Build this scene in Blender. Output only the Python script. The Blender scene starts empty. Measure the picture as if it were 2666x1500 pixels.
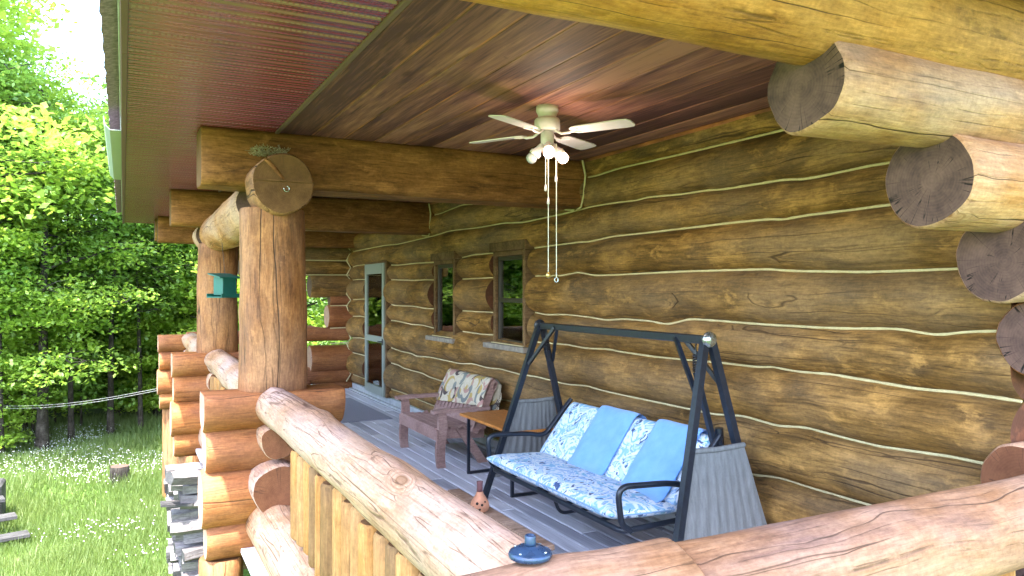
import bpy, math, random
import numpy as np
from mathutils import Vector, Matrix, noise as mnoise

R = math.radians
SC = bpy.context.scene
COL = SC.collection
random.seed(7)

# ------------------------------------------------------------------ camera
cam_data = bpy.data.cameras.new('camera')
cam = bpy.data.objects.new('camera', cam_data)
COL.objects.link(cam)
cam.location = (0, 0, 1.74)
cam.rotation_euler = (R(90), 0, R(-27.24))
cam_data.lens = 26.55
cam_data.sensor_width = 36
cam_data.shift_y = 0.0014
cam_data.clip_start = 0.05
cam_data.clip_end = 800
SC.camera = cam

# ------------------------------------------------------------------ light
SUN = Vector((-0.245, -0.325, 0.9135)).normalized()
world = bpy.data.worlds.new('World')
SC.world = world
world.use_nodes = True
wn = world.node_tree
sky = wn.nodes.new('ShaderNodeTexSky')
sky.sky_type = 'NISHITA'
sky.sun_disc = False
sky.sun_elevation = math.asin(SUN.z)
sky.sun_rotation = math.atan2(SUN.x, SUN.y)
sky.dust_density = 2.0
wn.nodes['Background'].inputs['Strength'].default_value = 0.15
wn.links.new(sky.outputs[0], wn.nodes['Background'].inputs['Color'])
sl = bpy.data.lights.new('sun', 'SUN')
sl.energy = 2.0
sl.angle = R(0.5)
sl.color = (1.0, 0.95, 0.86)
so = bpy.data.objects.new('sun', sl)
COL.objects.link(so)
so.rotation_euler = SUN.to_track_quat('Z', 'Y').to_euler()
so.location = (-8, -10, 30)
SC.view_settings.view_transform = 'Standard'
SC.view_settings.look = 'None'
SC.view_settings.gamma = 1.0
SC.view_settings.exposure = 3.88
SC.cycles.max_bounces = 12
SC.cycles.diffuse_bounces = 6
SC.cycles.transparent_max_bounces = 16
try:
    SC.cycles.use_denoising = True
except Exception:
    pass

# ------------------------------------------------------------------ node helpers
class NT:
    def __init__(s, name):
        s.m = bpy.data.materials.new(name)
        s.m.use_nodes = True
        s.t = s.m.node_tree
        s.b = s.t.nodes['Principled BSDF']
        s.out = s.t.nodes['Material Output']
    def n(s, typ, **kw):
        nd = s.t.nodes.new('ShaderNode' + typ)
        for k, v in kw.items():
            if k.startswith('i_'):
                k2 = k[2:]
                k2 = int(k2) if k2.isdigit() else k2
                s.put(nd.inputs[k2], v)
            else:
                setattr(nd, k, v)
        return nd
    def put(s, sock, v):
        if isinstance(v, bpy.types.NodeSocket):
            s.t.links.new(v, sock)
        else:
            sock.default_value = v
    def math(s, op, a, b=0.0, c=None, clamp=False):
        nd = s.t.nodes.new('ShaderNodeMath')
        nd.operation = op
        nd.use_clamp = clamp
        s.put(nd.inputs[0], a)
        s.put(nd.inputs[1], b)
        if c is not None: s.put(nd.inputs[2], c)
        return nd.outputs[0]
    def mix(s, f, a, b, mode='MIX'):
        nd = s.t.nodes.new('ShaderNodeMix')
        nd.data_type = 'RGBA'
        nd.blend_type = mode
        s.put(nd.inputs[0], f)
        for sk, v in ((nd.inputs[6], a), (nd.inputs[7], b)):
            if not isinstance(v, bpy.types.NodeSocket) and len(v) == 3: v = (*v, 1)
            s.put(sk, v)
        return nd.outputs[2]
    def ramp(s, f, stops, interp='LINEAR'):
        nd = s.t.nodes.new('ShaderNodeValToRGB')
        cr = nd.color_ramp
        cr.interpolation = interp
        while len(cr.elements) < len(stops): cr.elements.new(0.5)
        for e, (p, c) in zip(cr.elements, stops):
            e.position = p
            if not hasattr(c, '__len__'): c = (c, c, c)
            e.color = (*c[:3], 1)
        s.put(nd.inputs[0], f)
        return nd.outputs[0]
    def step(s, f, lo, hi):
        nd = s.t.nodes.new('ShaderNodeMapRange')
        nd.interpolation_type = 'SMOOTHSTEP'
        s.put(nd.inputs[0], f)
        s.put(nd.inputs[1], lo)
        s.put(nd.inputs[2], hi)
        return nd.outputs[0]
    def coord(s, scale=(1, 1, 1), offset=None, kind='Object'):
        tc = s.t.nodes.new('ShaderNodeTexCoord')
        v = tc.outputs[kind]
        if offset is not None:
            a = s.t.nodes.new('ShaderNodeVectorMath'); a.operation = 'ADD'
            s.put(a.inputs[0], v); s.put(a.inputs[1], offset); v = a.outputs[0]
        m = s.t.nodes.new('ShaderNodeVectorMath'); m.operation = 'MULTIPLY'
        s.put(m.inputs[0], v); m.inputs[1].default_value = scale
        return m.outputs[0]
    def rnd_off(s, k=40.0):
        oi = s.t.nodes.new('ShaderNodeObjectInfo')
        r = oi.outputs['Random']
        c = s.t.nodes.new('ShaderNodeCombineXYZ')
        s.put(c.inputs[0], s.math('MULTIPLY', r, k))
        s.put(c.inputs[1], s.math('MULTIPLY', r, k * 1.7))
        s.put(c.inputs[2], s.math('MULTIPLY', r, k * 2.3))
        return c.outputs[0]
    def noise(s, vec, scale=1.0, detail=4.0, rough=0.55, dist=0.0):
        return s.n('TexNoise', i_Vector=vec, i_Scale=scale, i_Detail=detail, i_Roughness=rough, i_Distortion=dist).outputs['Fac']
    def bump(s, h, strength=0.3, dist=0.01):
        b = s.n('Bump', i_Height=h, i_Strength=strength, i_Distance=dist)
        s.t.links.new(b.outputs[0], s.b.inputs['Normal'])
    def base(s, c, rough=0.6, metal=0.0, spec=0.5):
        s.put(s.b.inputs['Base Color'], c if isinstance(c, bpy.types.NodeSocket) or len(c) == 4 else (*c, 1))
        s.put(s.b.inputs['Roughness'], rough)
        s.b.inputs['Metallic'].default_value = metal
        s.b.inputs['Specular IOR Level'].default_value = spec

def wood(name, dark, mid, light, crack=0.5, knots=0.5, rough=0.62, grey=None, grey_amt=0.0, patch=0.5, bump=0.35, lines=7.0, blotch=1.0, spec=0.14, fine_crack=0.5, objvar=None, ks=(1.25, 2.6, 2.6), con=1.0, crackcol=(0.030, 0.016, 0.010)):
    """log wood: the log runs along local X"""
    t = NT(name)
    off = t.rnd_off()
    p = t.coord((1, 1, 1), off)
    def sc(v, s3):
        m = t.n('VectorMath', operation='MULTIPLY'); t.put(m.inputs[0], v); m.inputs[1].default_value = s3
        return m.outputs[0]
    # knots: a few cells only, they also bend the grain
    kv = t.n('TexVoronoi', feature='F1', i_Vector=sc(p, ks), i_Scale=1.0, i_Randomness=1.0)
    kd = kv.outputs['Distance']
    sep = t.n('SeparateColor'); t.put(sep.inputs[0], kv.outputs['Color'])
    ksel = t.math('GREATER_THAN', sep.outputs[0], 1.0 - knots)
    kin = t.math('MULTIPLY', t.step(kd, 0.20, 0.04), ksel)
    kcore = t.math('MULTIPLY', t.step(kd, 0.085, 0.045), ksel)
    wob = t.noise(sc(p, (0.75, 1.6, 1.6)), 1.6, 3)
    shift = t.n('CombineXYZ')
    t.put(shift.inputs[1], t.math('ADD', t.math('MULTIPLY', wob, 0.085), t.math('MULTIPLY', kin, 0.03)))
    t.put(shift.inputs[2], t.math('ADD', t.math('MULTIPLY', wob, 0.085), t.math('MULTIPLY', kin, 0.03)))
    ad = t.n('VectorMath', operation='ADD'); t.put(ad.inputs[0], p); t.put(ad.inputs[1], shift.outputs[0])
    pw = ad.outputs[0]
    blo = t.noise(sc(pw, (0.9, 2.4, 2.4)), 1.5 * blotch, 6, 0.62, 0.6)
    fine = t.noise(sc(pw, (4.0, 42, 42)), 1.0, 7, 0.68)
    fibre = t.math('ADD', t.math('MULTIPLY', t.noise(sc(p, (12, 110, 110)), 1.0, 4, 0.7), 0.55), t.math('MULTIPLY', t.noise(p, 48, 5, 0.75), 0.45))
    f = t.math('ADD', t.math('MULTIPLY', blo, 0.62), t.math('MULTIPLY', fine, 0.38))
    col = t.ramp(f, [(0.48 - 0.13 * con, dark), (0.48, mid), (0.48 + 0.14 * con, light)])
    # ochre worn patches
    pn = t.noise(sc(pw, (2.2, 5, 5)), 1.7, 8, 0.68, 0.4)
    col = t.mix(t.math('MULTIPLY', t.step(pn, 0.53, 0.66), patch), col, [min(1, c * 1.35) for c in light])
    pd = t.noise(sc(pw, (3.2, 6, 6)), 1.3, 6, 0.7, 0.2)
    col = t.mix(t.math('MULTIPLY', t.step(pd, 0.60, 0.74), patch * 0.8), col, [c * 0.55 for c in dark])
    if grey:
        gn = t.noise(sc(p, (0.8, 1.6, 1.6)), 1.1, 4, 0.6)
        geo = t.n('NewGeometry')
        col = t.mix(t.math('MULTIPLY', t.step(gn, 0.36, 0.66), grey_amt), col, grey)
    if objvar:
        oi2 = t.n('ObjectInfo'); fr_ = t.math('FRACT', t.math('MULTIPLY', oi2.outputs['Random'], 7.31))
        col = t.mix(t.math('MULTIPLY', t.step(fr_, 0.35, 0.85), 0.75), col, t.mix(0.5, t.mix(1.0, col, objvar, 'MULTIPLY'), objvar))
    col = t.mix(1.0, col, t.ramp(fibre, [(0.34, 0.33), (0.5, 0.5), (0.66, 0.68)]), 'OVERLAY')
    rings = t.math('SINE', t.math('MULTIPLY', kd, 150.0))
    col = t.mix(t.math('MULTIPLY', t.math('MULTIPLY', kin, t.step(rings, 0.1, 0.9)), 0.55), col, [c * 0.7 for c in dark])
    col = t.mix(t.math('MULTIPLY', kcore, 0.7), col, [c * 0.75 for c in dark])
    # drying checks: long thin splits
    cv = t.n('TexVoronoi', feature='DISTANCE_TO_EDGE', i_Vector=sc(pw, (0.07, lines, lines)), i_Scale=1.0)
    cm = t.noise(sc(p, (1.0, 3, 3)), 1.0, 2)
    cw = t.math('MULTIPLY', t.step(cm, 0.46, 0.70), 0.011)
    line = t.math('SUBTRACT', 1.0, t.step(t.math('SUBTRACT', cv.outputs['Distance'], cw), -0.003, 0.008), clamp=True)
    line = t.math('MULTIPLY', t.math('MULTIPLY', line, t.step(cm, 0.36, 0.48)), crack)
    cv2 = t.n('TexVoronoi', feature='DISTANCE_TO_EDGE', i_Vector=sc(pw, (0.16, lines * 2.2, lines * 2.2)), i_Scale=1.0)
    l2 = t.math('MULTIPLY', t.math('SUBTRACT', 1.0, t.step(cv2.outputs['Distance'], 0.006, 0.03), clamp=True), t.math('MULTIPLY', t.step(pd, 0.42, 0.58), crack * fine_crack))
    allc = t.math('MAXIMUM', line, l2)
    col = t.mix(allc, col, crackcol)
    t.base(col, t.math('ADD', rough - 0.08, t.math('MULTIPLY', fine, 0.2)), spec=spec)
    h = t.math('SUBTRACT', t.math('ADD', t.math('MULTIPLY', fine, 0.35), t.math('MULTIPLY', blo, 0.6)), t.math('MULTIPLY', allc, 1.4))
    t.bump(h, bump, 0.012)
    return t.m

def endgrain(name, c0, c1, radial=1.0):
    t = NT(name)
    off = t.rnd_off(3.0)
    p = t.coord((1, 1, 1))
    sp = t.n('SeparateXYZ'); t.put(sp.inputs[0], p)
    oi = t.n('ObjectInfo')
    y = t.math('ADD', sp.outputs[1], t.math('MULTIPLY', t.math('SUBTRACT', oi.outputs['Random'], 0.5), 0.06))
    z = t.math('ADD', sp.outputs[2], 0.012)
    rad = t.math('SQRT', t.math('ADD', t.math('MULTIPLY', y, y), t.math('MULTIPLY', z, z)))
    ang = t.math('ARCTAN2', y, z)
    cmb = t.n('CombineXYZ'); t.put(cmb.inputs[0], t.math('MULTIPLY', ang, 2.2)); t.put(cmb.inputs[1], t.math('MULTIPLY', rad, 1.2)); t.put(cmb.inputs[2], oi.outputs['Random'])
    cn = t.noise(cmb.outputs[0], 1.6, 2, 0.5)
    p2 = t.coord((1, 1, 1), off)
    n1 = t.noise(p2, 9, 5, 0.6)
    n2 = t.noise(p2, 60, 4, 0.6)
    ring = t.math('SINE', t.math('ADD', t.math('MULTIPLY', rad, 520), t.math('MULTIPLY', n1, 9)))
    f = t.math('ADD', t.math('MULTIPLY', n1, 0.75), t.math('ADD', t.math('MULTIPLY', ring, 0.022), t.math('MULTIPLY', n2, 0.25)))
    col = t.ramp(f, [(0.3, c0), (0.72, c1)])
    d = t.math('ABSOLUTE', t.math('SUBTRACT', cn, 0.5))
    w = t.math('MULTIPLY', rad, 0.055)
    cr = t.math('MULTIPLY', t.math('SUBTRACT', 1.0, t.step(t.math('SUBTRACT', d, w), -0.004, 0.008), clamp=True), t.step(rad, 0.02, 0.06))
    cr = t.math('MULTIPLY', t.math('MULTIPLY', cr, t.step(n1, 0.41, 0.54)), radial)
    col = t.mix(cr, col, (0.014, 0.010, 0.009))
    t.base(col, 0.8, spec=0.2)
    t.bump(t.math('SUBTRACT', t.math('ADD', t.math('MULTIPLY', n2, 0.4), t.math('MULTIPLY', ring, 0.04)), cr), 0.3, 0.006)
    return t.m

def plain(name, c, rough=0.5, metal=0.0, var=0.15, scale=14, bump=0.05, spec=0.5):
    t = NT(name)
    p = t.coord((1, 1, 1), t.rnd_off(5))
    n = t.noise(p, scale, 5, 0.6)
    col = t.ramp(n, [(0.3, [x * (1 - var) for x in c]), (0.7, [min(1, x * (1 + var)) for x in c])])
    t.base(col, t.math('ADD', rough - 0.06, t.math('MULTIPLY', n, 0.12)), metal, spec)
    if bump: t.bump(n, bump, 0.01)
    return t.m

M = {}
M['wall'] = wood('wall log wood', (0.056, 0.029, 0.0085), (0.168, 0.086, 0.023), (0.36, 0.19, 0.055), crack=0.7, knots=0.30, patch=0.6, rough=0.6, lines=7, ks=(1.5, 2.2, 2.2), con=0.92, grey=(0.17, 0.118, 0.075), grey_amt=0.5, bump=0.5)
M['beam'] = wood('beam wood', (0.078, 0.030, 0.009), (0.185, 0.075, 0.024), (0.31, 0.134, 0.047), crack=0.8, knots=0.1, patch=0.4, lines=6)
M['gold'] = wood('golden log wood', (0.175, 0.058, 0.011), (0.33, 0.124, 0.026), (0.47, 0.20, 0.058), crack=0.9, knots=0.2, patch=0.45, lines=5, grey=(0.32, 0.20, 0.12), grey_amt=0.35, con=0.8)
M['corbel'] = wood('pale corbel wood', (0.205, 0.074, 0.019), (0.35, 0.152, 0.054), (0.47, 0.245, 0.118), crack=0.9, knots=0.25, patch=0.45, lines=5, grey=(0.38, 0.28, 0.25), grey_amt=0.5, con=0.8)
M['post'] = wood('post wood', (0.078, 0.027, 0.009), (0.20, 0.078, 0.026), (0.31, 0.137, 0.052), crack=0.95, knots=0.22, patch=0.5, lines=3.4, grey=(0.22, 0.135, 0.10), grey_amt=0.4, con=0.8)
M['rail'] = wood('weathered rail wood', (0.20, 0.092, 0.042), (0.31, 0.172, 0.098), (0.40, 0.26, 0.18), crackcol=(0.09, 0.045, 0.03), crack=0.85, knots=0.25, patch=0.3, lines=10, grey=(0.34, 0.255, 0.245), grey_amt=0.6, fine_crack=0.9)
M['rail_brown'] = wood('stained rail wood', (0.110, 0.047, 0.020), (0.20, 0.098, 0.048), (0.29, 0.162, 0.094), crack=0.95, knots=0.25, patch=0.25, lines=6, grey=(0.21, 0.160, 0.165), grey_amt=0.5)
M['pier'] = wood('orange pier wood', (0.125, 0.038, 0.011), (0.235, 0.082, 0.024), (0.33, 0.135, 0.045), crack=0.7, knots=0.12, patch=0.25, lines=6, grey=(0.20, 0.095, 0.07), grey_amt=0.4)
M['baluster'] = wood('baluster wood', (0.15, 0.058, 0.014), (0.28, 0.125, 0.036), (0.37, 0.19, 0.07), crack=0.5, knots=0.2, patch=0.4, lines=14, grey=(0.21, 0.14, 0.085), grey_amt=0.4, objvar=(0.17, 0.115, 0.065))
M['end_dark'] = endgrain('weathered end grain', (0.052, 0.029, 0.027), (0.165, 0.094, 0.074), 1.0)
M['end_brown'] = endgrain('brown end grain', (0.10, 0.036, 0.017), (0.20, 0.078, 0.038), 0.5)
M['end_tan'] = endgrain('tan end grain', (0.075, 0.033, 0.013), (0.18, 0.085, 0.035), 0.15)
M['end_pale'] = endgrain('pale end grain', (0.30, 0.17, 0.12), (0.46, 0.29, 0.22), 0.6)
M['chink'] = plain('chinking', (0.54, 0.45, 0.25), 0.8, var=0.12, scale=60, bump=0.5)
M['trim'] = wood('window trim wood', (0.055, 0.030, 0.014), (0.12, 0.068, 0.032), (0.20, 0.12, 0.06), crack=0.2, knots=0.02, patch=0.3, lines=20)
M['sill'] = plain('grey sill wood', (0.22, 0.19, 0.16), 0.8, var=0.3, scale=20, bump=0.3)
M['kick'] = plain('grey base board', (0.40, 0.41, 0.43), 0.75, var=0.2, scale=9, bump=0.2)
M['alu'] = plain('pale painted aluminium', (0.24, 0.265, 0.235), 0.4, var=0.05, bump=0)
M['metal_black'] = plain('black painted steel', (0.012, 0.016, 0.026), 0.35, var=0.3, scale=40, bump=0.05)
M['metal_dark_brown'] = plain('dark bronze frame', (0.030, 0.022, 0.016), 0.4, bump=0)
M['chrome'] = plain('worn chrome', (0.45, 0.50, 0.52), 0.25, 0.9, var=0.2, scale=30)
M['white'] = plain('fan enamel', (0.66, 0.56, 0.60), 0.4, var=0.06, scale=20, bump=0.02)
M['brass'] = plain('brass', (0.70, 0.50, 0.18), 0.3, 0.9, bump=0)
M['cord'] = plain('white cord', (0.72, 0.69, 0.60), 0.8, bump=0)
M['line_cord'] = plain('faded line cord', (0.26, 0.26, 0.26), 0.9, bump=0)
M['green_paint'] = plain('teal green paint', (0.005, 0.085, 0.066), 0.5, var=0.15, bump=0.1)
M['clay'] = plain('fired clay', (0.40, 0.175, 0.10), 0.75, var=0.3, scale=18, bump=0.15)
M['clay_dark'] = plain('smoked clay', (0.14, 0.055, 0.06), 0.6, var=0.3, scale=18)
M['hole'] = plain('dark hole', (0.012, 0.008, 0.006), 0.9, bump=0)
M['bluecast'] = plain('dark blue enamel', (0.022, 0.045, 0.095), 0.28, 0.3, var=0.3, scale=25, bump=0.05)
M['mesh_fabric'] = None
M['chairwood'] = wood('plum brown painted wood', (0.24, 0.14, 0.122), (0.32, 0.195, 0.17), (0.39, 0.25, 0.22), crack=0.15, knots=0.0, patch=0.1, lines=30, bump=0.12)
M['tabletop'] = wood('orange veneer', (0.40, 0.145, 0.032), (0.47, 0.18, 0.045), (0.53, 0.22, 0.065), crack=0.0, knots=0.0, patch=0.05, lines=20, rough=0.42, bump=0.04)
M['oldwood'] = wood('old brown boards', (0.13, 0.075, 0.05), (0.24, 0.15, 0.105), (0.34, 0.24, 0.18), crack=0.6, knots=0.1, patch=0.4, lines=12)
M['greywood'] = wood('shade toned weathered grey wood', (0.022, 0.021, 0.022), (0.045, 0.044, 0.047), (0.075, 0.073, 0.075), crack=0.7, knots=0.1, patch=0.3, lines=16)  # weathered grey, darkened so the shade over the steps sits in the colour
M['billet'] = wood('grey split firewood', (0.055, 0.048, 0.050), (0.13, 0.116, 0.120), (0.23, 0.21, 0.213), crack=0.8, knots=0.1, patch=0.4, lines=18)
M['bark'] = wood('bark', (0.012, 0.010, 0.008), (0.034, 0.028, 0.023), (0.080, 0.068, 0.058), crack=1.0, knots=0.1, patch=0.5, lines=9, bump=0.8, rough=0.9)
M['stumpbark'] = wood('rotten stump bark', (0.008, 0.007, 0.006), (0.022, 0.019, 0.017), (0.05, 0.045, 0.04), crack=1.0, knots=0.1, patch=0.5, lines=9, bump=0.8, rough=0.9)
M['fascia'] = plain('brown fascia metal', (0.115, 0.055, 0.052), 0.75, var=0.08, bump=0)
M['drip'] = plain('pale drip edge', (0.34, 0.33, 0.33), 0.4, bump=0)
M['shingle'] = plain('roof shingles', (0.22, 0.145, 0.20), 0.9, var=0.5, scale=35, bump=0.6)
M['gutter'] = plain('grey green gutter metal', (0.30, 0.33, 0.30), 0.35, var=0.1, bump=0)
M['redsheet'] = plain('reddish sheet', (0.42, 0.15, 0.13), 0.5, var=0.1)
M['whitesheet'] = plain('white board', (0.75, 0.74, 0.74), 0.6)
M['nest'] = plain('dry moss', (0.30, 0.25, 0.16), 0.95, var=0.5, scale=50, bump=0.8)
M['mat'] = plain('grey door mat', (0.24, 0.235, 0.29), 0.95, var=0.25, scale=160, bump=0.5)
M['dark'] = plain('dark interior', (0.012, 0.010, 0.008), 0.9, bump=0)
M['reddoor'] = wood('red stained door', (0.12, 0.026, 0.013), (0.19, 0.048, 0.022), (0.26, 0.075, 0.036), crack=0.0, knots=0.0, patch=0.1, lines=20)

def m_towel():
    t = NT('blue terry towel')
    p = t.coord()
    n = t.noise(p, 260, 3, 0.6); n2 = t.noise(p, 12, 4)
    t.base(t.ramp(n2, [(0.3, (0.15, 0.33, 0.72)), (0.7, (0.20, 0.40, 0.80))]), 0.95, spec=0.1)
    t.b.inputs['Sheen Weight'].default_value = 0.3
    t.bump(t.math('ADD', n, t.math('MULTIPLY', n2, 1.6)), 0.5, 0.006)
    return t.m
M['towel'] = m_towel()

def m_cushion():
    t = NT('blue leaf print cushion fabric')
    p = t.coord((1.0, 1.0, 1.0))
    w = t.n('TexNoise', i_Vector=p, i_Scale=5.0, i_Detail=2.0)
    mp = t.n('VectorMath', operation='MULTIPLY'); t.put(mp.inputs[0], w.outputs['Color']); mp.inputs[1].default_value = (0.55, 0.55, 0.55)
    ad = t.n('VectorMath', operation='ADD'); t.put(ad.inputs[0], p); t.put(ad.inputs[1], mp.outputs[0])
    sc = t.n('VectorMath', operation='MULTIPLY'); t.put(sc.inputs[0], ad.outputs[0]); sc.inputs[1].default_value = (15, 6.5, 10)
    a = t.noise(sc.outputs[0], 1.0, 3, 0.5)
    b = t.noise(sc.outputs[0], 1.9, 2, 0.5)
    c = t.noise(p, 7, 3)
    col = t.ramp(a, [(0.0, (0.18, 0.38, 0.56)), (0.40, (0.26, 0.46, 0.66)), (0.455, (0.62, 0.68, 0.75)), (0.53, (0.66, 0.70, 0.76)), (0.57, (0.17, 0.33, 0.60)), (0.64, (0.46, 0.58, 0.72))])
    teal = t.math('MULTIPLY', t.step(b, 0.60, 0.64), t.step(c, 0.48, 0.58))
    col = t.mix(t.math('MULTIPLY', teal, 0.8), col, (0.12, 0.40, 0.46))
    sc2 = t.n('VectorMath', operation='ADD'); t.put(sc2.inputs[0], sc.outputs[0]); sc2.inputs[1].default_value = (7, 3, 5)
    nv = t.noise(sc2.outputs[0], 1.25, 2, 0.5)
    col = t.mix(t.math('MULTIPLY', t.step(nv, 0.635, 0.665), 0.9), col, (0.030, 0.055, 0.16))
    t.base(col, 0.9, spec=0.15)
    t.bump(t.noise(p, 9, 3), 0.25, 0.02)
    return t.m
M['cushion'] = m_cushion()
M['cushion_dark'] = plain('blue welt', (0.20, 0.34, 0.55), 0.9, bump=0)

def m_blanket():
    t = NT('cream throw with crescents')
    p = t.coord((1, 1, 1))
    cols = [((0.055, 0.035, 0.040), 1.0, 0), ((0.42, 0.28, 0.085), 1.0, 3.1), ((0.40, 0.215, 0.18), 1.0, 6.7), ((0.19, 0.20, 0.18), 1.0, 9.4)]
    col = None
    n0 = t.noise(p, 40, 3)
    base = t.ramp(n0, [(0.3, (0.48, 0.39, 0.28)), (0.7, (0.56, 0.48, 0.36))])
    col = base
    for c, _, o in cols:
        q = t.coord((1, 1, 1), (o, o * 1.3, o * 0.7))
        v = t.n('TexVoronoi', feature='F1', i_Vector=q, i_Scale=4.6)
        sp = t.n('VectorMath', operation='SUBTRACT'); t.put(sp.inputs[0], q); t.put(sp.inputs[1], v.outputs['Position'])
        d = v.outputs['Distance']
        s2 = t.n('SeparateXYZ'); t.put(s2.inputs[0], sp.outputs[0])
        sid = t.n('SeparateColor'); t.put(sid.inputs[0], v.outputs['Color'])
        ang = t.math('SINE', t.math('ADD', t.math('ARCTAN2', s2.outputs[1], s2.outputs[2]), t.math('MULTIPLY', sid.outputs[0], 6.28)))
        wdt = t.math('MULTIPLY', t.math('ADD', ang, 0.5), 0.072)
        msk = t.math('LESS_THAN', t.math('ABSOLUTE', t.math('SUBTRACT', d, 0.40)), wdt)
        col = t.mix(t.math('MULTIPLY', msk, 0.92), col, c)
    t.base(col, 0.95, spec=0.1)
    t.bump(t.noise(p, 200, 2), 0.3, 0.004)
    return t.m
M['blanket'] = m_blanket()

def m_meshfabric():
    t = NT('grey woven sling fabric')
    p = t.coord()
    n = t.noise(p, 220, 2)
    f = t.noise(t.coord((60, 60, 4)), 1.0, 3)
    col = t.ramp(t.math('ADD', t.math('MULTIPLY', n, 0.4), t.math('MULTIPLY', f, 0.6)), [(0.3, (0.13, 0.130, 0.132)), (0.7, (0.235, 0.235, 0.238))])
    t.base(col, 0.85, spec=0.15)
    t.bump(n, 0.2, 0.003)
    return t.m
M['mesh_fabric'] = m_meshfabric()

def m_boards(name, stops, along, rough=0.5, stain=0.6, spec=0.4):
    """planks with a per-plank tint stored in the attribute 'tint'; planks run along local Y"""
    t = NT(name)
    at = t.n('Attribute', attribute_name='tint')
    o = t.n('CombineXYZ'); sp = t.n('SeparateColor'); t.put(sp.inputs[0], at.outputs['Color'])
    t.put(o.inputs[0], t.math('MULTIPLY', sp.outputs[0], 31.0)); t.put(o.inputs[1], t.math('MULTIPLY', sp.outputs[0], 57.0))
    p = t.coord((1, 1, 1), o.outputs[0])
    def sc(v, s3):
        m = t.n('VectorMath', operation='MULTIPLY'); t.put(m.inputs[0], v); m.inputs[1].default_value = s3
        return m.outputs[0]
    blo = t.noise(sc(p, (7, 0.9, 3)), 1.0, 5, 0.6, 0.8)
    fine = t.noise(sc(p, (70, 2.2, 40)), 1.0, 5, 0.6)
    f = t.math('ADD', t.math('ADD', t.math('MULTIPLY', blo, 0.55), t.math('MULTIPLY', fine, 0.35)), t.math('MULTIPLY', t.math('SUBTRACT', sp.outputs[0], 0.5), 0.26))
    col = t.ramp(f, stops)
    kv = t.n('TexVoronoi', feature='F1', i_Vector=sc(p, (4.5, 1.5, 2)), i_Scale=1.0)
    ks = t.n('SeparateColor'); t.put(ks.inputs[0], kv.outputs['Color'])
    kn = t.math('MULTIPLY', t.step(kv.outputs['Distance'], 0.14, 0.05), t.math('GREATER_THAN', ks.outputs[0], 0.72))
    col = t.mix(t.math('MULTIPLY', kn, stain), col, [c * 0.5 for c in stops[0][1]])
    sn = t.noise(sc(p, (3, 2, 2)), 6, 5, 0.7)
    col = t.mix(t.math('MULTIPLY', t.step(sn, 0.62, 0.7), stain * 0.5), col, [c * 0.6 for c in stops[0][1]])
    t.base(col, t.math('ADD', rough - 0.1, t.math('MULTIPLY', blo, 0.25)), spec=spec)
    t.bump(t.math('ADD', fine, t.math('MULTIPLY', blo, 0.5)), 0.22, 0.006)
    return t.m
M['ceil'] = m_boards('dark stained ceiling boards', [(0.34, (0.078, 0.029, 0.033)), (0.46, (0.205, 0.080, 0.068)), (0.58, (0.38, 0.168, 0.118))], 'Y', 0.62, spec=0.22)
M['groove'] = plain('bare orange wood strip', (0.26, 0.085, 0.028), 0.6, var=0.85, scale=2.6, bump=0.1)
M['deckwood'] = m_boards('grey weathered deck boards', [(0.30, (0.30, 0.295, 0.34)), (0.46, (0.50, 0.49, 0.55)), (0.63, (0.66, 0.65, 0.70))], 'Y', 0.7, 0.35, 0.25)

def m_soffit():
    t = NT('burgundy vented soffit metal')
    p = t.coord()
    sp = t.n('SeparateXYZ'); t.put(sp.inputs[0], p)
    # rows of small vent slots
    a = t.math('FRACT', t.math('MULTIPLY', sp.outputs[0], 42.0))
    b = t.math('FRACT', t.math('MULTIPLY', sp.outputs[1], 62.0))
    slot = t.math('MULTIPLY', t.math('LESS_THAN', t.math('ABSOLUTE', t.math('SUBTRACT', a, 0.5)), 0.30), t.math('LESS_THAN', t.math('ABSOLUTE', t.math('SUBTRACT', b, 0.5)), 0.17))
    n = t.noise(p, 3, 4)
    n2 = t.noise(t.coord((1.2, 14, 1)), 1.0, 3)
    col = t.ramp(n, [(0.3, (0.135, 0.016, 0.028)), (0.7, (0.172, 0.023, 0.039))])
    col = t.mix(t.math('MULTIPLY', slot, 0.28), col, (0.24, 0.12, 0.11))
    t.base(col, t.math('ADD', 0.15, t.math('MULTIPLY', n2, 0.12)), spec=0.6)
    t.b.inputs['IOR'].default_value = 1.7
    t.bump(t.math('ADD', t.math('MULTIPLY', slot, 0.5), t.math('MULTIPLY', n2, 0.5)), 0.18, 0.006)
    return t.m
M['soffit'] = m_soffit()

def m_glass(name, tint, ior=1.9):
    t = NT(name)
    gl = t.n('BsdfGlossy', i_Roughness=0.015)
    tr = t.n('BsdfTransparent'); tr.inputs[0].default_value = (*tint, 1)
    fr = t.n('Fresnel', i_IOR=ior)
    n = t.noise(t.coord(), 2.5, 2)
    bp = t.n('Bump', i_Height=n, i_Strength=0.06, i_Distance=0.02)
    t.t.links.new(bp.outputs[0], gl.inputs['Normal'])
    mx = t.n('MixShader')
    t.put(mx.inputs[0], fr.outputs[0]); t.t.links.new(tr.outputs[0], mx.inputs[1]); t.t.links.new(gl.outputs[0], mx.inputs[2])
    t.t.links.new(mx.outputs[0], t.out.inputs['Surface'])
    return t.m
M['glass'] = m_glass('window glass', (0.80, 0.86, 0.84), 2.5)
M['glass_mirror'] = m_glass('coated window glass', (0.5, 0.56, 0.54), 3.2)

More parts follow.
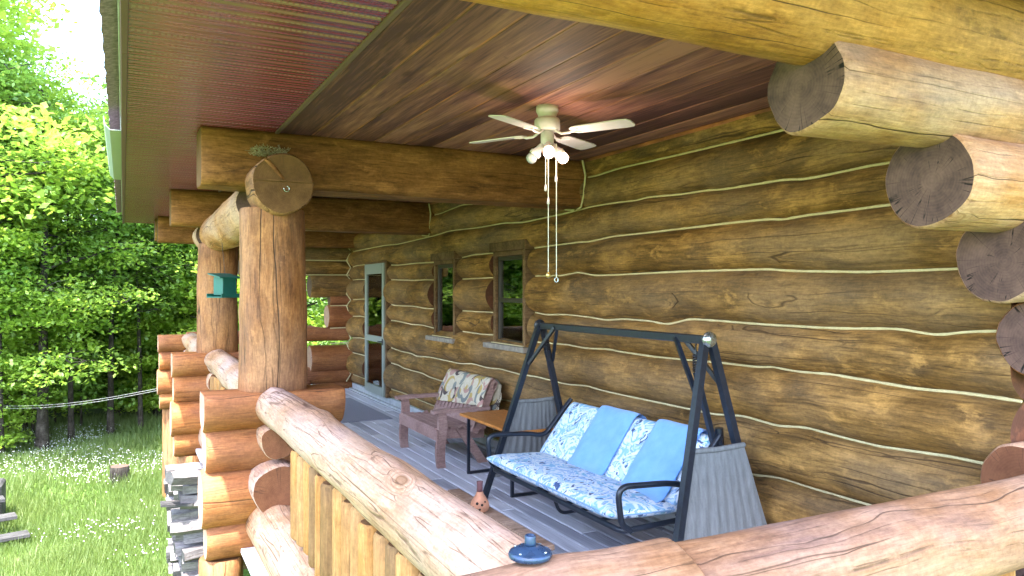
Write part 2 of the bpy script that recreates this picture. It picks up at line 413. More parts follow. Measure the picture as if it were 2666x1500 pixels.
def m_bulb():
    t = NT('lit bulb')
    t.base((1, 0.9, 0.8), 0.3)
    t.b.inputs['Emission Color'].default_value = (1.0, 0.55, 0.34, 1)
    t.b.inputs['Emission Strength'].default_value = 1.6
    return t.m
M['bulb'] = m_bulb()
M['bulb_off'] = plain('unlit frosted bulb', (0.34, 0.34, 0.36), 0.25, bump=0)

def m_leaf(name, a, b, trans):
    t = NT(name)
    oi = t.n('ObjectInfo')
    at = t.n('Attribute', attribute_name='tint')
    sp = t.n('SeparateColor'); t.put(sp.inputs[0], at.outputs['Color'])
    f = t.math('ADD', t.math('MULTIPLY', sp.outputs[0], 0.7), t.math('MULTIPLY', oi.outputs['Random'], 0.3))
    col = t.ramp(f, [(0.1, a), (0.9, b)])
    df = t.n('BsdfDiffuse'); t.put(df.inputs[0], col)
    tl = t.n('BsdfTranslucent'); t.put(tl.inputs[0], t.mix(0.4, col, trans))
    gl = t.n('BsdfGlossy', i_Roughness=0.5); gl.inputs[0].default_value = (0.5, 0.55, 0.45, 1)
    m1 = t.n('MixShader', i_0=0.55); t.t.links.new(df.outputs[0], m1.inputs[1]); t.t.links.new(tl.outputs[0], m1.inputs[2])
    m2 = t.n('MixShader', i_0=0.07); t.t.links.new(m1.outputs[0], m2.inputs[1]); t.t.links.new(gl.outputs[0], m2.inputs[2])
    t.t.links.new(m2.outputs[0], t.out.inputs['Surface'])
    return t.m
M['leaf_bright'] = m_leaf('bright maple leaves', (0.15, 0.27, 0.03), (0.34, 0.48, 0.065), (0.60, 0.78, 0.10))
M['leaf_mid'] = m_leaf('green leaves', (0.12, 0.24, 0.04), (0.25, 0.40, 0.07), (0.46, 0.66, 0.10))
M['leaf_dark'] = m_leaf('deep green leaves', (0.09, 0.19, 0.045), (0.18, 0.30, 0.075), (0.32, 0.50, 0.10))
M['grassblade'] = m_leaf('grass blades', (0.080, 0.145, 0.030), (0.19, 0.25, 0.072), (0.28, 0.37, 0.085))
M['flower'] = plain('white clover heads', (0.5, 0.5, 0.5), 0.9, bump=0)

def m_ground():
    t = NT('lawn and forest floor')
    p = t.coord((1, 1, 1), kind='Object')
    sp = t.n('SeparateXYZ'); t.put(sp.inputs[0], p)
    n = t.noise(p, 0.6, 6, 0.65); n2 = t.noise(p, 22, 5, 0.7); n3 = t.noise(p, 0.25, 4)
    g = t.ramp(t.math('ADD', t.math('MULTIPLY', n, 0.5), t.math('MULTIPLY', n2, 0.5)), [(0.3, (0.040, 0.085, 0.016)), (0.5, (0.085, 0.16, 0.030)), (0.68, (0.15, 0.21, 0.065))])
    edge = t.math('ADD', t.math('SUBTRACT', sp.outputs[1], t.math('MULTIPLY', sp.outputs[0], 0.75)), t.math('MULTIPLY', n3, 3.0))
    fl = t.ramp(n2, [(0.3, (0.035, 0.055, 0.014)), (0.6, (0.075, 0.12, 0.03)), (0.75, (0.13, 0.14, 0.055))])
    col = t.mix(t.step(edge, 18.6, 20.2), g, fl)
    d = t.math('MULTIPLY', t.step(t.noise(t.coord((1, 1, 1), (4.3, 1.1, 0)), 0.75, 5, 0.7), 0.60, 0.68), 0.8)
    col = t.mix(d, col, (0.21, 0.19, 0.165))
    t.base(col, 0.95, spec=0.1)
    t.bump(n2, 0.7, 0.05)
    return t.m
M['ground'] = m_ground()

# ------------------------------------------------------------------ mesh helpers
class MB:
    def __init__(s): s.v = []; s.f = []; s.mi = []; s.sm = []; s.tint = []
    def add(s, vs, fs, mi=0, smooth=False, tint=0.5):
        o = len(s.v)
        s.v += [tuple(v) for v in vs]
        for f in fs:
            s.f.append([o + i for i in f]); s.mi.append(mi); s.sm.append(smooth); s.tint.append(tint)
    def box(s, x0, x1, y0, y1, z0, z1, mi=0, bev=0.0, tint=0.5, Mx=None):
        b = bev
        if b <= 0:
            vs = [(x, y, z) for x in (x0, x1) for y in (y0, y1) for z in (z0, z1)]
            fs = [(0, 1, 3, 2), (4, 6, 7, 5), (0, 4, 5, 1), (2, 3, 7, 6), (0, 2, 6, 4), (1, 5, 7, 3)]
        else:
            b = min(b, (x1 - x0) * .45, (y1 - y0) * .45, (z1 - z0) * .45)
            vs = []; idx = {}
            for ix, X in enumerate((x0, x1)):
                for iy, Y in enumerate((y0, y1)):
                    for iz, Z in enumerate((z0, z1)):
                        sx, sy, sz = (1 - 2 * ix) * b, (1 - 2 * iy) * b, (1 - 2 * iz) * b
                        for ax, q in enumerate(((X, Y + sy, Z + sz), (X + sx, Y, Z + sz), (X + sx, Y + sy, Z))):
                            idx[ix, iy, iz, ax] = len(vs); vs.append(q)
            g = lambda a, b_, c, d: idx[a, b_, c, d]
            fs = []
            for k in (0, 1):
                q = [g(k, 0, 0, 0), g(k, 1, 0, 0), g(k, 1, 1, 0), g(k, 0, 1, 0)]; fs.append(q[::-1] if k == 0 else q)
                q = [g(0, k, 0, 1), g(0, k, 1, 1), g(1, k, 1, 1), g(1, k, 0, 1)]; fs.append(q[::-1] if k == 0 else q)
                q = [g(0, 0, k, 2), g(1, 0, k, 2), g(1, 1, k, 2), g(0, 1, k, 2)]; fs.append(q[::-1] if k == 0 else q)
            for a in (0, 1):
                for c in (0, 1):
                    fs.append([g(a, c, 0, 0), g(a, c, 1, 0), g(a, c, 1, 1), g(a, c, 0, 1)])
                    fs.append([g(a, 0, c, 0), g(a, 1, c, 0), g(a, 1, c, 2), g(a, 0, c, 2)])
                    fs.append([g(0, a, c, 1), g(1, a, c, 1), g(1, a, c, 2), g(0, a, c, 2)])
                    for d in (0, 1): fs.append([g(a, c, d, 0), g(a, c, d, 1), g(a, c, d, 2)])
        if Mx is not None: vs = [Mx @ Vector(v) for v in vs]
        s.add(vs, fs, mi, False, tint)
    def tube(s, pts, r, n=8, mi=0, cap=True, smooth=True, closed=False, phase=0.0):
        pts = [Vector(p) for p in pts]
        N = len(pts)
        rs = r if hasattr(r, '__len__') else [r] * N
        tang = []
        for i in range(N):
            if closed: t = pts[(i + 1) % N] - pts[i - 1]
            else: t = pts[min(i + 1, N - 1)] - pts[max(i - 1, 0)]
            tang.append(t.normalized())
        up = Vector((0, 0, 1)) if abs(tang[0].z) < 0.9 else Vector((0, 1, 0))
        a = up.cross(tang[0]).normalized()
        vs = []
        for i in range(N):
            a = (a - tang[i] * a.dot(tang[i])).normalized()
            b = tang[i].cross(a)
            for k in range(n):
                an = 2 * math.pi * k / n + phase
                vs.append(pts[i] + (a * math.cos(an) + b * math.sin(an)) * rs[i])
        fs = []
        for i in range(N if closed else N - 1):
            j = (i + 1) % N
            for k in range(n):
                k2 = (k + 1) % n
                fs.append((i * n + k, i * n + k2, j * n + k2, j * n + k))
        s.add(vs, fs, mi, smooth)
        if cap and not closed:
            s.add(vs[:n], [list(range(n))[::-1]], mi, False); s.add(vs[-n:], [list(range(n))], mi, False)
    def bar(s, p, q, w, mi=0):
        s.tube([p, q], w * 0.7071, 4, mi, True, False, phase=math.pi / 4)
    def lathe(s, prof, c=(0, 0, 0), n=24, mi=0, smooth=True, Mx=None):
        vs = []
        for r, z in prof:
            for k in range(n):
                a = 2 * math.pi * k / n
                vs.append(Vector((r * math.cos(a), r * math.sin(a), z)))
        fs = []
        for i in range(len(prof) - 1):
            for k in range(n):
                k2 = (k + 1) % n
                fs.append((i * n + k, i * n + k2, (i + 1) * n + k2, (i + 1) * n + k))
        fs.append(list(range(n))[::-1]); o = (len(prof) - 1) * n; fs.append([o + k for k in range(n)])
        if Mx is not None: vs = [Mx @ v for v in vs]
        vs = [v + Vector(c) for v in vs]
        s.add(vs, fs, mi, smooth)
    def prism(s, prof, axis, a0, a1, mi=0, tint=.5):
        """extrude a 2D polygon along an axis: prof in the two other axes (in xyz order)"""
        n = len(prof)
        def P(p, a):
            return {'x': (a, p[0], p[1]), 'y': (p[0], a, p[1]), 'z': (p[0], p[1], a)}[axis]
        vs = [P(p, a0) for p in prof] + [P(p, a1) for p in prof]
        fs = [list(range(n))[::-1], list(range(n, 2 * n))] + [(i, (i + 1) % n, n + (i + 1) % n, n + i) for i in range(n)]
        s.add(vs, fs, mi, False, tint)

WM = {}
def _parent(o, W, parent):
    WM[o.name] = W
    o.matrix_basis = W
    if parent is not None:
        o.parent = parent
        o.matrix_parent_inverse = WM[parent.name].inverted()

def tag(o, label=None, cat=None, group=None, kind=None):
    if label: o['label'] = label
    if cat: o['category'] = cat
    if group: o['group'] = group
    if kind: o['kind'] = kind
    return o

def thing(name, label, cat, loc=(0, 0, 0), group=None, W=None):
    o = bpy.data.objects.new(name, None)
    o.empty_display_size = 0.2
    COL.objects.link(o)
    _parent(o, W or Matrix.Translation(loc), None)
    return tag(o, label, cat, group)

def obj(name, mb, mats, parent=None, W=None, label=None, weld=True):
    """world-space mesh (or mesh in frame W) linked as ONE object; its origin goes to the frame W or to its parent's origin"""
    me = bpy.data.meshes.new(name)
    if not isinstance(mats, (list, tuple)): mats = [mats]
    world = W is None
    if world:
        if parent is not None: W = Matrix.Translation(WM[parent.name].translation)
        else:
            c = np.array(mb.v); lo, hi = c.min(0), c.max(0)
            W = Matrix.Translation(((lo[0] + hi[0]) / 2, (lo[1] + hi[1]) / 2, lo[2]))
        off = W.translation
        vs = [(v[0] - off.x, v[1] - off.y, v[2] - off.z) for v in mb.v]
    else: vs = mb.v
    me.from_pydata([tuple(v) for v in vs], [], mb.f)
    for m in mats: me.materials.append(M[m] if isinstance(m, str) else m)
    me.polygons.foreach_set('material_index', mb.mi)
    me.polygons.foreach_set('use_smooth', mb.sm)
    if any(t != 0.5 for t in mb.tint):
        at = me.attributes.new('tint', 'FLOAT_COLOR', 'FACE')
        at.data.foreach_set('color', np.repeat(np.array(mb.tint, dtype=np.float32), 4))
    me.update()
    o = bpy.data.objects.new(name, me)
    COL.objects.link(o)
    _parent(o, W, parent)
    if label: o['label'] = label
    return o

def copy_tree(root, loc=None, W=None):
    c = root.copy(); COL.objects.link(c)
    Wn = W or Matrix.Translation(loc)
    c.matrix_basis = Wn; WM[c.name] = Wn
    def rec(src, dst):
        for ch in [o for o in src.children]:
            d = ch.copy(); COL.objects.link(d); d.parent = dst
            WM[d.name] = WM[ch.name]
            rec(ch, d)
    rec(root, c)
    return c

def frame(axis, loc, flip=False):
    """frame whose local X runs along the world axis"""
    if axis == 'x': m = Matrix.Rotation(math.pi if flip else 0, 4, 'Z')
    elif axis == 'y': m = Matrix.Rotation(-math.pi / 2 if flip else math.pi / 2, 4, 'Z')
    else: m = Matrix.Rotation(-math.pi / 2, 4, 'Y')
    return Matrix.Translation(loc) @ m

def nz(x, y, z, s=1.0): return mnoise.noise((x * s, y * s, z * s))

def log_mb(L, r0, r1, seed=0, seg=30, step=0.09, wob=0.012, bend=0.02, flat=None, chamfer=0.012, knob=None, trim=None, square=0.0):
    """a peeled log along local X from 0 to L; material 0 bark side, 1 end grain. flat=(dz_top) cuts; square rounds towards a sawn beam"""
    mb = MB(); n = max(3, int(L / step))
    xs = [0.0] + [chamfer + (L - 2 * chamfer) * i / n for i in range(n + 1)] + [L]
    vs = []
    for i, x in enumerate(xs):
        r = r0 + (r1 - r0) * x / L
        if i == 0 or i == len(xs) - 1: r -= chamfer * 0.8
        cy = bend * nz(x * 0.5, seed * 7.3, 1.1); cz = bend * nz(x * 0.5, seed * 3.1, 5.7)
        for k in range(seg):
            a = 2 * math.pi * k / seg
            ca, sa = math.cos(a), math.sin(a)
            rr = r
            if square > 0:
                sq = 1.0 / max(abs(ca), abs(sa)); sq = min(sq, 1.30)
                rr = r * (1 + square * (sq - 1))
            rr += wob * (nz(x * 0.9, ca * 1.3 + seed * 5, sa * 1.3, 1.0) * 1.2 + 0.35 * nz(x * 3.5 + 9, ca * 3 + seed * 5, sa * 3))
            if knob:
                for (kx, ka, kr, kh) in knob:
                    da = (a - ka + math.pi) % (2 * math.pi) - math.pi
                    d2 = ((x - kx) / kr) ** 2 + (da * r / kr) ** 2
                    rr += kh * math.exp(-d2)
            y, z = cy + rr * ca, cz + rr * sa
            if flat:
                for (ax, side, val) in flat:
                    if ax == 'z' and side > 0: z = min(z, val)
                    if ax == 'z' and side < 0: z = max(z, val)
                    if ax == 'y' and side > 0: y = min(y, val)
                    if ax == 'y' and side < 0: y = max(y, val)
            vs.append((x, y, z))
    if trim: vs = [trim(v) for v in vs]
    fs = []; N = len(xs)
    for i in range(N - 1):
        for k in range(seg):
            k2 = (k + 1) % seg
            fs.append((i * seg + k, (i + 1) * seg + k, (i + 1) * seg + k2, i * seg + k2))
    mb.add(vs, fs, 0, True)
    # ends with an inner ring so the grain shader has clean normals
    mb.add(vs[:seg], [list(range(seg))], 1, False)
    mb.add(vs[-seg:], [list(range(seg))[::-1]], 1, False)
    return mb

# ================================================================== SETTING
def ground_z(x, y):
    z = -1.47 + 0.05 * nz(x * 0.25, y * 0.25, 0.0)
    e = y - 0.75 * x - 16.5
    if e > 0: z += 0.035 * min(e, 40)
    return z
mb = MB()
xs = list(np.concatenate([np.linspace(-220, -24, 16), np.linspace(-20, 16, 73), np.linspace(20, 220, 16)]))
ys = list(np.concatenate([np.linspace(-200, -9, 14), np.linspace(-6, 36, 85), np.linspace(40, 260, 20)]))
vs = [(x, y, min(ground_z(x, y), 30)) for y in ys for x in xs]
nx = len(xs)
fs = [(j * nx + i, j * nx + i + 1, (j + 1) * nx + i + 1, (j + 1) * nx + i) for j in range(len(ys) - 1) for i in range(nx - 1)]
mb.add(vs, fs, 0, True)
tag(obj('ground', mb, 'ground', W=Matrix.Identity(4)), kind='structure')

# deck boards, running along the log wall
mb = MB(); x = 0.70; bw = 0.138
while x < 3.60:
    y = 1.25; yy = [1.25]
    yy = [1.25, random.uniform(4.0, 6.5), random.uniform(8.5, 10.5), 14.1]
    for a, b in zip(yy[:-1], yy[1:]):
        mb.box(x + 0.004, x + bw - 0.004, a + 0.002, b - 0.002, -0.038 + random.uniform(-.0015, .0015), random.uniform(-0.002, 0.002), 0, 0.006, random.random())
    x += bw
deck = obj('deck', mb, 'deckwood', W=Matrix.Identity(4)); tag(deck, kind='structure')

# ================================================================== LOG CABIN
WX = 3.595
cabin = thing('log_cabin', 'log cabin with deep covered porch, chinked brown log wall and burgundy metal soffit', 'cabin', (4.5, 7.5, -1.45))
LINES = {
 'A': [(1.8, 2.70), (3.19, 2.701), (3.23, 2.71), (3.62, 2.711), (4.18, 2.713), (4.9, 2.719), (5.03, 2.721), (5.37, 2.705), (5.61, 2.711), (7.83, 2.714), (8.23, 2.741), (8.62, 2.719), (8.9, 2.70), (13.2, 2.70)],
 'B': [(1.8, 2.40), (2.74, 2.405), (2.99, 2.394), (3.16, 2.39), (3.34, 2.408), (3.62, 2.409), (3.88, 2.41), (3.99, 2.422), (4.26, 2.424), (4.66, 2.446), (4.81, 2.436), (5.12, 2.448), (5.43, 2.45), (5.91, 2.43), (6.41, 2.419), (6.68, 2.413), (7.13, 2.441), (7.73, 2.438), (8.62, 2.459), (9.11, 2.433), (10.6, 2.40), (11.2, 2.415), (13.2, 2.40)],
 'C': [(1.8, 2.19), (2.61, 2.183), (2.89, 2.178), (3.13, 2.177), (3.36, 2.163), (3.41, 2.177), (3.73, 2.18), (4.63, 2.174), (5.12, 2.175), (5.53, 2.148), (5.58, 2.157), (6.41, 2.146), (7.29, 2.135), (7.91, 2.136), (8.23, 2.118), (9.01, 2.088), (9.77, 2.10), (10.61, 2.095), (12.09, 2.154), (12.8, 2.148), (13.2, 2.118)],
 'D': [(1.8, 1.845), (2.22, 1.839), (2.74, 1.834), (3.28, 1.851), (3.44, 1.866), (4.26, 1.869), (5.08, 1.859), (5.41, 1.859), (5.66, 1.893), (5.91, 1.867), (6.48, 1.87), (7.29, 1.869), (8.23, 1.862), (9.01, 1.859), (9.36, 1.868), (9.98, 1.866), (10.79, 1.883), (12.01, 1.899), (12.71, 1.911), (13.2, 1.90)],
 'E': [(1.8, 1.545), (2.03, 1.551), (2.2, 1.54), (2.35, 1.513), (2.56, 1.536), (2.93, 1.521), (3.44, 1.52), (3.99, 1.53), (4.19, 1.531), (4.33, 1.50), (4.44, 1.481), (4.65, 1.50), (4.99, 1.503), (5.23, 1.484), (5.47, 1.502), (5.87, 1.513), (6.23, 1.50), (6.48, 1.52), (7.29, 1.491), (8.12, 1.487), (9.03, 1.49), (9.46, 1.489), (9.98, 1.51), (10.67, 1.501), (12.01, 1.583), (12.39, 1.579), (13.2, 1.555)],
 'F': [(1.8, 1.235), (2.2, 1.245), (2.47, 1.237), (2.99, 1.259), (3.22, 1.25), (3.44, 1.263), (3.5, 1.249), (3.92, 1.246), (4.56, 1.231), (4.99, 1.235), (5.19, 1.245), (5.54, 1.229), (5.84, 1.241), (6.41, 1.227), (7.29, 1.249), (7.66, 1.237), (8.25, 1.244), (9.08, 1.238), (9.56, 1.26), (9.98, 1.252), (10.64, 1.277), (12.01, 1.276), (12.55, 1.287), (13.2, 1.265)],
 'G': [(1.8, 0.93), (2.29, 0.928), (2.68, 0.906), (2.93, 0.916), (3.16, 0.929), (3.37, 0.901), (3.5, 0.911), (3.66, 0.921), (3.93, 0.892), (4.56, 0.891), (5.27, 0.892), (5.51, 0.906), (5.84, 0.882), (6.4, 0.892), (6.74, 0.879), (7.19, 0.895), (7.55, 0.875), (7.91, 0.888), (8.29, 0.855), (9.3, 0.854), (9.79, 0.824), (9.98, 0.846), (10.43, 0.846), (12.01, 0.919), (12.55, 0.921), (13.2, 0.883)],
 'H': [(1.8, 0.57), (2.89, 0.581), (3.13, 0.583), (3.36, 0.589), (3.58, 0.558), (5.0, 0.575), (7.01, 0.581), (7.28, 0.563), (8.88, 0.586), (9.3, 0.59), (9.56, 0.614), (10.31, 0.612), (10.55, 0.635), (12.09, 0.643), (13.2, 0.633)],
 'I': [(1.8, 0.25), (4.0, 0.23), (6.0, 0.25), (7.5, 0.235), (9.31, 0.237), (9.8, 0.243), (10.2, 0.256), (10.82, 0.249), (12.05, 0.256), (13.2, 0.258)],
 'T': [(1.8, 2.93), (13.2, 2.93)], 'Z': [(1.8, 0.115), (13.2, 0.115)],
}
def zline(k, y):
    L = LINES[k]
    if y <= L[0][0]: return L[0][1]
    for (a, za), (b, zb) in zip(L[:-1], L[1:]):
        if a <= y <= b:
            t = (y - a) / (b - a)
            return za + (zb - za) * t
    return L[-1][1]
def zl(k, y): return zline(k, y) * 0.5 + 0.25 * (zline(k, y - 0.05) + zline(k, y + 0.05))
FY = frame('y', (0, 0, 0))           # local (lx,ly,lz) -> world (-ly, lx, lz)
W1 = (6.52, 7.24); W2 = (8.29, 8.97); DR = (10.92, 11.98)   # openings along the wall
def wall_log(top, bot, a, b, seed, bulge=0.41):
    mb = MB(); n = max(4, int((b - a) / 0.07)); S = 13
    def xb(y, t, h):
        g = bulge * min(h, 0.37) * (max(0.0, 4 * t * (1 - t))) ** 0.62
        return WX - g - 0.010 * nz(y * 1.3, t * 2.5 + seed * 3.3, 2.0) - 0.004 * nz(y * 5, t * 7 + seed, 1.0)
    vs = []
    for i in range(n + 1):
        y = a + (b - a) * i / n
        z0, z1 = zl(bot, y) + 0.001, zl(top, y) - 0.001
        for k in range(S):
            t = k / (S - 1)
            t2 = 0.5 - 0.5 * math.cos(math.pi * t) if True else t
            vs.append((y, -xb(y, t2, z1 - z0), z0 + (z1 - z0) * t2))
        vs.append((y, -(WX + 0.17), z1)); vs.append((y, -(WX + 0.17), z0))
    Q = S + 2; fs = []
    for i in range(n):
        for k in range(Q):
            k2 = (k + 1) % Q
            fs.append((i * Q + k, i * Q + k2, (i + 1) * Q + k2, (i + 1) * Q + k))
    mb.add(vs, [f[::-1] for f in fs], 0, True)
    mb.add(vs[:Q], [list(range(Q))], 1, False); mb.add(vs[-Q:], [list(range(Q))[::-1]], 1, False)
    # true edges where the log meets the wall back
    o = obj('wall_log', mb, ['wall', 'end_brown'], cabin, W=FY)
    return o
full = (1.95, 13.02)
between = [(1.95, W1[0] - 0.07), (W1[1] + 0.07, W2[0] - 0.07), (W2[1] + 0.07, DR[0] - 0.03), (DR[1] + 0.03, 13.02)]
doorcut = [(1.95, DR[0] - 0.03), (DR[1] + 0.03, 13.02)]
courses = [('T', 'A', [full]), ('A', 'B', [full]), ('B', 'C', [full]), ('C', 'D', between), ('D', 'E', between), ('E', 'F', between), ('F', 'G', doorcut), ('G', 'H', doorcut), ('H', 'I', doorcut), ('I', 'Z', doorcut)]
sd = 0
for top, bot, segs in courses:
    for a, b in segs:
        sd += 1; wall_log(top, bot, a, b, sd)
def chink_rope(mb, k, a, b):
    n = max(3, int((b - a) / 0.03)); pts = []; rs = []
    for i in range(n + 1):
        y = a + (b - a) * i / n
        pts.append((WX - 0.020, y, zl(k, y) + 0.0015 * nz(y * 9, 0, 3))); rs.append(0.0088 + 0.004 * nz(y * 14, ord(k), 0))
    mb.tube(pts, rs, 7)
mb = MB()
for k in 'ABC':
    chink_rope(mb, k, 1.97, 13.0) if k != 'C' else [chink_rope(mb, k, a, b) for a, b in between]
for k in 'DEF':
    for a, b in between: chink_rope(mb, k, a + 0.01, b - 0.01)
for k in 'GHI':
    for a, b in doorcut: chink_rope(mb, k, a, b)
# chinking round the tie beams where they enter the wall
for yb in (5.66, 9.3):
    for sgn in (-1, 1):
        pts = [(WX - 0.115, yb + sgn * 0.215, 2.84), (WX - 0.10, yb + sgn * 0.235, 2.71), (WX - 0.10, yb + sgn * 0.21, 2.55), (WX - 0.075, yb + sgn * 0.13, 2.455), (WX - 0.05, yb + sgn * 0.02, 2.44)]
        mb.tube(pts, 0.009, 7)
obj('chinking', mb, 'chink', cabin)
# inner wall backing keeps the interior dark
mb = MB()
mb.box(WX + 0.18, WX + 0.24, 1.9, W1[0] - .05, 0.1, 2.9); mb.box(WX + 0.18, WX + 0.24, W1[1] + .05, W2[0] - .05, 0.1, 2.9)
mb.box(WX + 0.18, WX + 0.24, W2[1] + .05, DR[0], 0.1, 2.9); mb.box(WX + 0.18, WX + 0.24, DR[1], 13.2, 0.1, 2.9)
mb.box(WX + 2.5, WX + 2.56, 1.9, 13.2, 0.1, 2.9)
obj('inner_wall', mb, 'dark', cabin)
# base board
mb = MB(); mb.box(3.555, 3.60, 1.9, 10.86, 0.004, 0.112, 0, 0.004); mb.box(3.555, 3.60, 10.862, 13.0, 0.004, 0.112, 0, 0.004)
mb.box(3.50, 3.552, 1.9, 13.0, 0.004, 0.03, 0, 0.003)
obj('base_board', mb, 'kick', cabin)

# ---- windows
def window(y0, y1, z0, z1, glass, single, label):
    ox = WX - 0.095
    mb = MB()
    t = 0.055
    mb.box(ox, WX + 0.16, y0, y0 + t, z0, z1, 0, 0.004); mb.box(ox, WX + 0.16, y1 - t, y1, z0, z1, 0, 0.004)
    mb.box(ox - 0.004, WX + 0.16, y0 + t, y1 - t, z1 - 0.05, z1, 0, 0.004)
    mb.box(ox - 0.03, WX + 0.10, y0 - 0.05, y1 + 0.04, z1, z1 + 0.095, 0, 0.006)
    w = obj('window', mb, 'trim', cabin, label=label)
    fx = ox + 0.03
    mb = MB(); a, b = y0 + t + 0.003, y1 - t - 0.003; c, d = z0 + 0.003, z1 - 0.053; s = 0.04
    mb.box(fx, fx + 0.05, a, a + s, c, d, 0, 0.003); mb.box(fx, fx + 0.05, b - s, b, c, d, 0, 0.003)
    mb.box(fx - 0.002, fx + 0.05, a + s, b - s, d - s, d, 0, 0.003); mb.box(fx - 0.002, fx + 0.05, a + s, b - s, c, c + s * 1.2, 0, 0.003)
    if not single:
        zm = (c + d) / 2
        mb.box(fx - 0.006, fx + 0.05, a + s, b - s, zm - 0.022, zm + 0.022, 0, 0.003)
    obj('sash', mb, 'metal_dark_brown', w)
    mb = MB(); mb.box(fx + 0.020, fx + 0.026, a + s - 0.005, b - s + 0.005, c + s - 0.005, d - s + 0.005)
    obj('pane', mb, glass, w)
    mb = MB()
    mb.box(ox - 0.075, WX + 0.05, y0 - 0.10, y1 + 0.10, z0 - 0.047, z0 + 0.006, 0, 0.005)
    obj('sill', mb, 'sill', w)
    mb = MB(); mb.box(ox - 0.028, ox - 0.004, y0 + 0.005, y1 - 0.005, z0 + 0.0065, z0 + 0.016, 0, 0.003)
    obj('caulk', mb, 'chink', w)
window(*W1, 1.17, 2.135, 'glass', False, 'double hung window behind the swing, dark glass')
window(*W2, 1.15, 2.10, 'glass_mirror', True, 'window between door and swing mirroring bright green trees')

# ---- door
ox = WX - 0.05
mb = MB(); y0, y1 = DR; z0, z1 = 0.116, 2.145
mb.box(ox - .05, WX + 0.15, y0 - 0.03, y0 + 0.03, z0, z1 + .03, 0, 0.003); mb.box(ox - .05, WX + 0.15, y1 - 0.03, y1 + 0.03, z0, z1 + .03, 0, 0.003)
mb.box(ox - .053, WX + 0.15, y0 + 0.03, y1 - 0.03, z1, z1 + 0.03, 0, 0.003)
door = obj('door', mb, 'trim', cabin, label='glazed storm door in pale aluminium frame')
mb = MB(); a, b, c, d = y0 + 0.035, y1 - 0.035, z0 + 0.004, z1 - 0.004; s = 0.085
mb.box(ox - .075, ox - .035, a, a + s, c, d, 0, 0.004); mb.box(ox - .075, ox - .035, b - s, b, c, d, 0, 0.004)
mb.box(ox - .077, ox - .035, a + s, b - s, d - 0.16, d, 0, 0.004); mb.box(ox - .077, ox - .035, a + s, b - s, c, c + 0.13, 0, 0.004)
mb.box(ox - .079, ox - .035, a + s, b - s, 0.93, 1.02, 0, 0.004)
obj('storm_frame', mb, 'alu', door)
mb = MB(); mb.box(ox - .055, ox - .050, a + s - .004, b - s + .004, c + .12, 0.935); mb.box(ox - .055, ox - .050, a + s - .004, b - s + .004, 1.015, d - .15)
obj('pane', mb, 'glass', door)
mb = MB(); mb.tube([(ox - .08, a + .04, .95), (ox - .12, a + .05, .955), (ox - .12, a + .14, .955)], 0.009); mb.box(ox - .083, ox - .075, a + .015, a + .065, .90, 1.0, 0, 0.003)
obj('handle', mb, 'metal_black', door)
mb = MB(); mb.box(WX + 0.06, WX + 0.10, a, b, c, d, 0, 0.004)
for zz in (0.35, 0.95, 1.5):
    mb.box(WX + 0.05, WX + 0.062, a + .15, b - .15, zz, zz + 0.42, 0, 0.008)
obj('inner_door', mb, 'reddoor', door)

# ---- house end wall: logs along X, their ends stepping out as corbels
ENDY = 1.87
ends = [(2.125, 2.468, .176, 'corbel'), (2.80, 2.176, .192, 'corbel'), (3.28, 1.87, .19, 'corbel'), (3.47, 1.53, .165, 'corbel'), (3.74, 1.22, .165, 'corbel'), (3.39, .895, .185, 'corbel'), (3.45, .62, .18, 'corbel'), (3.40, .30, .18, 'corbel'), (3.3, 0.0, .18, 'corbel')]
for i, (xe, z, r, m) in enumerate(ends):
    mb = log_mb(7.2 - xe, r, r * 1.02, seed=40 + i, bend=0.015, seg=52)
    obj('corbel_log', mb, [m, 'end_brown' if i == 5 else 'end_dark'], cabin, W=frame('x', (xe, ENDY + (0.02 if i < 3 else -0.02), z)))
# near round beam
mb = log_mb(7.0, 0.205, 0.235, seed=61, bend=0.03, wob=0.016)
obj('round_beam', mb, ['gold', 'end_dark'], cabin, W=frame('x', (0.40, 1.86, 2.742)))

# ---- tie beams: sawn on four sides, round corners
def tie_beam(yc, seed, zc=2.655, h=0.20, w=0.19, xa=0.47, label=None):
    L = 3.62 - xa
    def tr(v):
        return (v[0], v[1] * w / h, v[2])
    mb = log_mb(L, h, h, seed=seed, wob=0.010, bend=0.015, square=0.95, trim=tr, seg=36, chamfer=0.008)
    return obj('tie_beam', mb, ['beam', 'end_tan'], cabin, W=frame('x', (xa, yc, zc)), label=label)
tie_beam(5.69, 71); tie_beam(9.30, 72); tie_beam(12.82, 73)
# ---- eave plate log on the posts, in lengths between beams
def ylog(name, y0, y1, x, z, r0, r1, mats, seed, parent=None, **kw):
    mb = log_mb(y1 - y0, r0, r1, seed=seed, **kw)
    return obj(name, mb, mats, parent or cabin, W=frame('y', (x, y0, z)))
ylog('plate_log', 5.20, 5.52, 0.955, 2.45, .205, .205, ['post', 'end_tan'], 81, bend=0)
ylog('plate_log', 5.87, 9.14, 0.945, 2.375, .205, .20, ['corbel', 'end_dark'], 82)
ylog('plate_log', 9.47, 9.95, 0.945, 2.375, .20, .195, ['corbel', 'end_dark'], 83)
